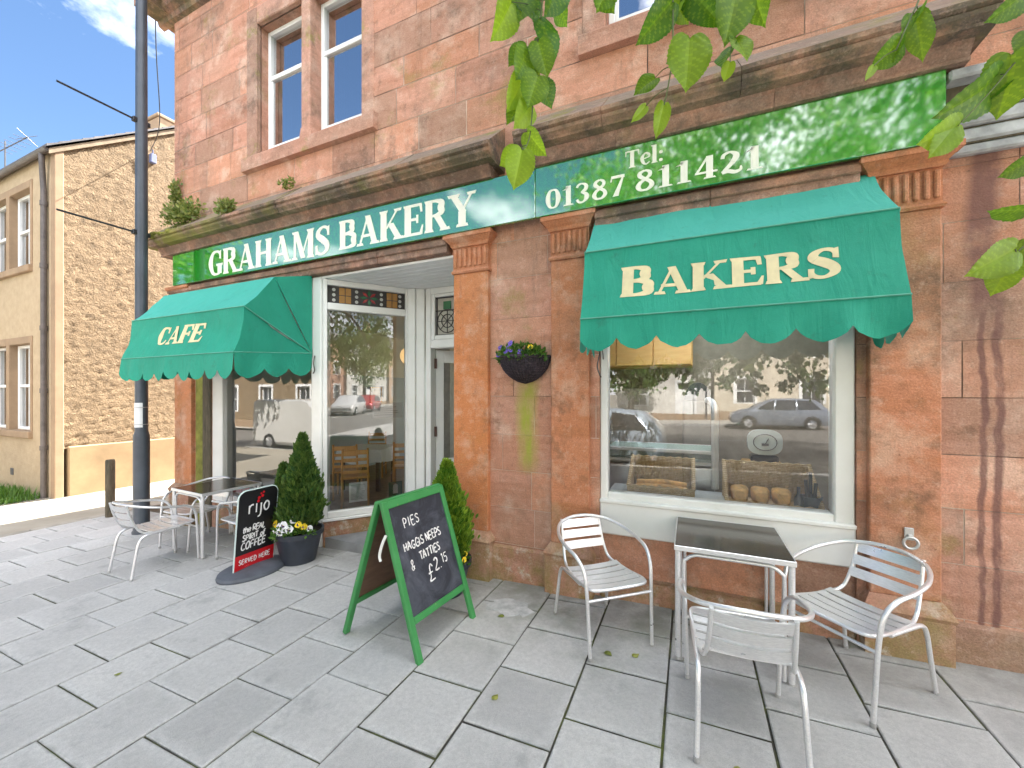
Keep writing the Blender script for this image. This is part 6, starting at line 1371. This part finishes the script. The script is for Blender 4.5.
# ------------------------------------------------------------------ across the street (mirrored in the panes)
def simple_tree(x, y, h, r, label, seed):
    root = thing('street_tree', label, 'tree', (x, y, G(x)), world=True, group='trees across the street'); rg = random.Random(seed); m = MB(); m.tube(spline([(x, y, G(x)-.1), (x+.1, y, h*.3), (x, y+.1, h*.55), (x, y, h*.85)], 5), [.22-.19*i/15 for i in range(16)], 8); m.build('trunk', M['bark'], root)
    m = MB()
    for _ in range(70):
        while True:
            q = Vector((rg.uniform(-1, 1), rg.uniform(-1, 1), rg.uniform(-1, 1)))
            if .25 < q.length < 1: break
        c = Vector((x+q.x*r, y+q.y*r, h*.64+q.z*h*.36)); k = rg.uniform(.5, 1)*r*.3
        for _ in range(42):
            p = c+Vector((rg.gauss(0, .5), rg.gauss(0, .5), rg.gauss(0, .45)))*k*1.3; d = Vector((rg.gauss(0, .6), rg.gauss(0, .6), -1)).normalized(); s_ = d.cross(Vector((rg.gauss(0, 1), rg.gauss(0, 1), .2))).normalized(); L = rg.uniform(.16, .26)
            m.add([p, p+d*L*.4+s_*L*.4, p+d*L, p+d*L*.4-s_*L*.4], [(0, 1, 2, 3)], rnd=rg.random())
    m.build('crown', M['crown'], root)
def street_house(x0, x1, y, h, wallmat, label, seed, depth=8, shop=False):
    root = thing('street_house', label, 'house', ((x0+x1)/2, y, G(x0)), world=True, group='houses across the street'); rg = random.Random(seed); W = x1-x0; nwin = max(2, int(W/2.6)); gz = G((x0+x1)/2); ops = []; dk = rg.randrange(nwin)
    for k in range(nwin):
        cx_ = x0+W*(k+.5)/nwin
        ops.append((cx_-.5, cx_+.5, gz if k == dk else gz+.9, gz+2.45, 'door' if k == dk else 'window')); 
        if h > 4.5: ops.append((cx_-.48, cx_+.48, gz+3.6, gz+5.0, 'window'))
    m = MB()
    for a, b, c, d in cells(x0, x1, gz-.5, gz+h, ops): m.quad((a, y, c), (b, y, c), (b, y, d), (a, y, d))
    m.quad((x0, y-depth, gz-.5), (x1, y-depth, gz-.5), (x1, y-depth, gz+h), (x0, y-depth, gz+h))
    for X in (x0, x1): m.poly([(X, y, gz-.5), (X, y-depth, gz-.5), (X, y-depth, gz+h), (X, y-depth/2, gz+h+depth*.36), (X, y, gz+h)])
    for o in ops:
        for X in (o[0], o[1]): m.quad((X, y, o[2]), (X, y-.2, o[2]), (X, y-.2, o[3]), (X, y, o[3]))
        for Z in (o[2], o[3]): m.quad((o[0], y, Z), (o[1], y, Z), (o[1], y-.2, Z), (o[0], y-.2, Z))
    m.build('wall', wallmat, root); m = MB()
    for s_, yy in ((0, y+.2), (1, y-depth-.2)): m.quad((x0-.1, yy, gz+h-.1), (x1+.1, yy, gz+h-.1), (x1+.1, y-depth/2, gz+h+depth*.36+.1), (x0-.1, y-depth/2, gz+h+depth*.36+.1))
    m.build('roof', M['slate'], root); m = MB(); m.box(x0, x1, y, y+.035, gz-.4, gz+.42); m.build('base_course', M['margin'], root); m = MB(); m.tube([(x0, y+.16, gz+h-.02), (x1, y+.16, gz+h-.02)], .06, 6); m.tube([(x1-.25, y+.08, gz+h), (x1-.25, y+.08, gz)], .045, 6); m.build('gutter_and_downpipe', M['pipe'], root); m = MB(); m.box(x0+.3, x0+1.3, y-depth/2-.3, y-depth/2+.3, gz+h+depth*.3, gz+h+depth*.36+1.3, .02); m.build('chimney', M['margin'], root)
    for o in ops:
        m = MB(); rect_frame(m, o[0], o[1], o[2], o[3], y-.2, y-.12, .07)
        if o[4] == 'window': m.box(o[0]+.07, o[1]-.07, y-.19, y-.12, (o[2]+o[3])/2-.03, (o[2]+o[3])/2+.03); m.box((o[0]+o[1])/2-.018, (o[0]+o[1])/2+.018, y-.185, y-.125, o[2]+.07, o[3]-.07); w_ = m.build('window', M['upvc'], root)
        else: m.box(o[0]+.07, o[1]-.07, y-.18, y-.14, o[2]+.02, o[3]-.45); w_ = m.build('door', M['upvc'], root)
        w_['_org'] = root['_org']; m = MB(); m.quad((o[0], y-.17, o[2]), (o[1], y-.17, o[2]), (o[1], y-.17, o[3]), (o[0], y-.17, o[3])); m.build('pane', plain_dark, w_)
        s_ = MB(); 
        for q in ((o[0]-.14, o[0], o[2], o[3]+.14), (o[1], o[1]+.14, o[2], o[3]+.14), (o[0], o[1], o[3], o[3]+.14)): s_.box(q[0], q[1], y-.01, y+.03, q[2], q[3])
        s_.build('surround', M['upvc'], w_)
plain_dark = plain('dark_window_glass', (.03, .035, .045), .08, ior=1.8)
cream = plain('cream_render', (.60, .53, .42), .9, var=.22, scale=1.1, bump=.5, bscale=14); sandst = plain('tan_sandstone_wall', (.44, .31, .22), .9, var=.35, scale=2.6, bump=.5, bscale=9); whiteh = plain('white_harling', (.62, .60, .56), .9, var=.18, scale=1.3, bump=.5, bscale=18); pinkst = plain('pink_sandstone_wall', (.42, .25, .18), .9, var=.2, scale=2)
for x0, x1, h, mt, l, sd_i in ((-16.5, -9.5, 6.4, sandst, 'tan stone house across the street beside the leafy tree', 4), (-4.6, 1.2, 3.4, whiteh, 'low white cottage across the street opposite the chalkboard', 5), (1.4, 11.5, 5.8, cream, 'cream house across the street behind the silver hatchback', 6), (11.8, 21, 6.4, sandst, 'tan stone house across the street right of the cream one', 7), (24.5, 34, 7.4, pinkst, 'pink sandstone house across the street, well to the right', 11), (34.3, 44, 6.2, whiteh, 'tall white house across the street, well to the right', 12), (44.5, 58, 7.6, sandst, 'long tan stone house across the street, farthest right', 13)): street_house(x0, x1, -21.2, h, mt, l, sd_i)
street_house(-28, -15.2, -9.0, 6.6, M['harl'], 'ochre roughcast house standing forward where the street narrows to the left', 9, 7)
simple_tree(-3.4, -18.6, 6.0, 1.9, 'round leafy tree before the low white cottage across the street', 31); simple_tree(31, -17, 9.5, 3.2, 'tall leafy tree far along the street to the right', 35); simple_tree(-12.4, -12.5, 8.5, 3.0, 'broad leafy tree on the far side of the road to the left', 32); simple_tree(-15.6, -1.0, 8.0, 2.0, 'small leafy tree beside the ochre roughcast house', 33)

# ------------------------------------------------------------------ cars (seen in the reflections)
def car_mats(name, c): return NTcar(name, c)
def NTcar(name, c):
    t = NT(name); t.col(c).set(rough=.28, metal=.25, coat=.8); return t.mat
tyre_m = plain('tyre_rubber', (.02, .02, .02), .9); rim_m = plain('alloy_rim', (.55, .56, .58), .35, metal=.8)
def car(loc, rz, label, paint, prof, roofw, W, L, wx, wr, cat='car', glass=None, grp='cars parked in the street'):
    """prof: list of (x, z_low, z_belt, z_top); hull with tumblehome; local +x forwards"""
    root = thing('parked_car' if cat == 'car' else 'parked_van', label, cat, loc, rz, grp); m = MB(); V_ = []; F = []; hw = W/2
    for (x, zl, zb, zt, k) in prof:
        e = k; tw_ = hw*e*(roofw if zt > zb+.15 else .97)
        sec = [(hw*e*.92, zl), (hw*e*.99, zl+.12), (hw*e, (zl+zb)/2), (hw*e*.98, zb), (tw_ if zt > zb+.15 else hw*e*.9, zt-.05 if zt > zb+.15 else zb+(zt-zb)*.6), (tw_*.88, zt), (0, zt+.02)]
        full = [(y, z) for y, z in sec]+[(-y, z) for y, z in sec[::-1][1:]]
        V_ += [(x, y, z) for y, z in full]
    n = 13; F = [(i*n+j, i*n+j+1, (i+1)*n+j+1, (i+1)*n+j) for i in range(len(prof)-1) for j in range(n-1)]+[(i*n+n-1, i*n, (i+1)*n, (i+1)*n+n-1) for i in range(len(prof)-1)]
    F += [tuple(range(n)), tuple((len(prof)-1)*n+j for j in range(n))[::-1]]
    m.add(V_, F); m.build('body', paint, root, smooth=45 if cat == 'car' else 22)
    for s in (-1, 1):
        for (xa, za, xb, zb_, xc, zc, xd, zd) in glass or ():
            g_ = MB(); f_ = lambda x, z: (x, s*(hw*(1.0-.16*max(0, (z-.92))/.5)+.006), z)
            g_.poly([f_(xa, za), f_(xb, zb_), f_(xc, zc), f_(xd, zd)]); g_.build('window', plain_dark, root)
        for x in wx:
            t_ = MB(); t_.M = Matrix.Translation((x, s*(hw-.09), wr)) @ Matrix.Rotation(PI/2, 4, 'X'); t_.lathe([(wr*.62, -.1), (wr*.95, -.1), (wr, -.07), (wr, .07), (wr*.95, .1), (wr*.62, .1)], n=24); t_.build('wheel', tyre_m, root, smooth=40)
            t_ = MB(); t_.M = Matrix.Translation((x, s*(hw-.02), wr)) @ Matrix.Rotation(PI/2, 4, 'X'); t_.lathe([(0, .02*s*-1), (wr*.2, .02*s*-1), (wr*.55, -.01), (wr*.64, .0)], n=20)
            for k in range(5): a = 2*PI*k/5; t_.tube([(0, 0, 0), (wr*.6*math.cos(a), wr*.6*math.sin(a), 0)], .035, 5)
            t_.build('rim', rim_m, root)
            ar = MB(); ar.M = Matrix.Translation((x, s*(hw+.001), wr)) @ Matrix.Rotation(PI/2, 4, 'X'); ar.lathe([(wr*1.02, 0), (wr*1.14, 0)], n=24, a0=R(0) if s < 0 else R(180), a1=R(180) if s < 0 else R(360)); ar.build('wheel_arch', tyre_m, root)
        lg = MB(); x = prof[0][0]+.10; lg.box(x-.02, x+.10, s*(hw*.72)-.10, s*(hw*.72)+.10, .72, .88, .02); lg.build('tail_light', M['red'], root)
        lg = MB(); x = prof[-1][0]-.12; lg.box(x-.10, x+.04, s*(hw*.68)-.13, s*(hw*.68)+.13, .60, .74, .02); lg.build('headlight', M['white_print'], root)
    return root
hatch = [(-2.0, .35, .55, .60, .90), (-1.95, .25, .88, .95, .95), (-1.75, .22, .95, 1.18, .98), (-1.45, .20, .95, 1.42, 1.), (-.7, .20, .95, 1.49, 1.), (.2, .20, .94, 1.47, 1.), (.55, .20, .94, 1.36, 1.), (1.10, .20, .93, 1.0, .99), (1.6, .22, .84, .90, .96), (1.95, .26, .66, .74, .90), (2.05, .34, .5, .56, .84)]
hg = [(-1.62, .99, -1.30, 1.36, -.72, 1.42, -.72, .97), (-.66, .97, -.66, 1.42, .10, 1.41, .20, .96), (.26, .96, .18, 1.40, .42, 1.33, .95, .98)]
SILV = NTcar('silver_blue_car_paint', (.20, .23, .28)); REDP = NTcar('red_car_paint', (.45, .02, .03)); WHIP = NTcar('white_car_paint', (.72, .72, .70)); PALE = NTcar('pale_blue_car_paint', (.40, .48, .58))
car((3.9, -16.4, G(3.9)-.135), 0 if 0 else PI, 'silver-grey hatchback parked across the street before the cream house', SILV, hatch, .80, 1.70, 4.1, (-1.28, 1.28), .31, glass=hg)
car((25.6, -13.4, G(8)-.135), PI*.9, 'red hatchback parked across the street, far along to the right', REDP, hatch, .80, 1.70, 4.1, (-1.28, 1.28), .31, glass=hg)
car((19.6, -11.4, G(8)-.135), PI*.9, 'white hatchback parked across the street nearer than the red one', WHIP, hatch, .80, 1.70, 4.1, (-1.28, 1.28), .31, glass=hg)
car((-2.6, -4.35, G(-2.6)-.135), PI, 'pale blue hatchback parked at the near kerb behind the camera', PALE, hatch, .80, 1.70, 4.1, (-1.28, 1.28), .31, glass=hg)
van = [(-2.42, .35, 1.0, 1.80, .97), (-2.40, .25, 1.1, 1.90, 1.), (-2.3, .22, 1.15, 1.93, 1.), (-1.5, .22, 1.15, 1.94, 1.), (.3, .22, 1.15, 1.94, 1.), (.55, .22, 1.1, 1.90, 1.), (1.35, .22, .95, 1.12, .99), (1.9, .25, .85, .95, .95), (2.15, .3, .65, .74, .90), (2.2, .4, .55, .6, .86)]
car((-13.4, -4.25, G(-13.4)-.135), R(0), 'white panel van parked at the near kerb beyond the left edge of the view', WHIP, van, .955, 1.82, 4.6, (-1.45, 1.45), .32, 'van', [(.55, 1.0, .45, 1.72, .70, 1.70, 1.2, 1.02)])
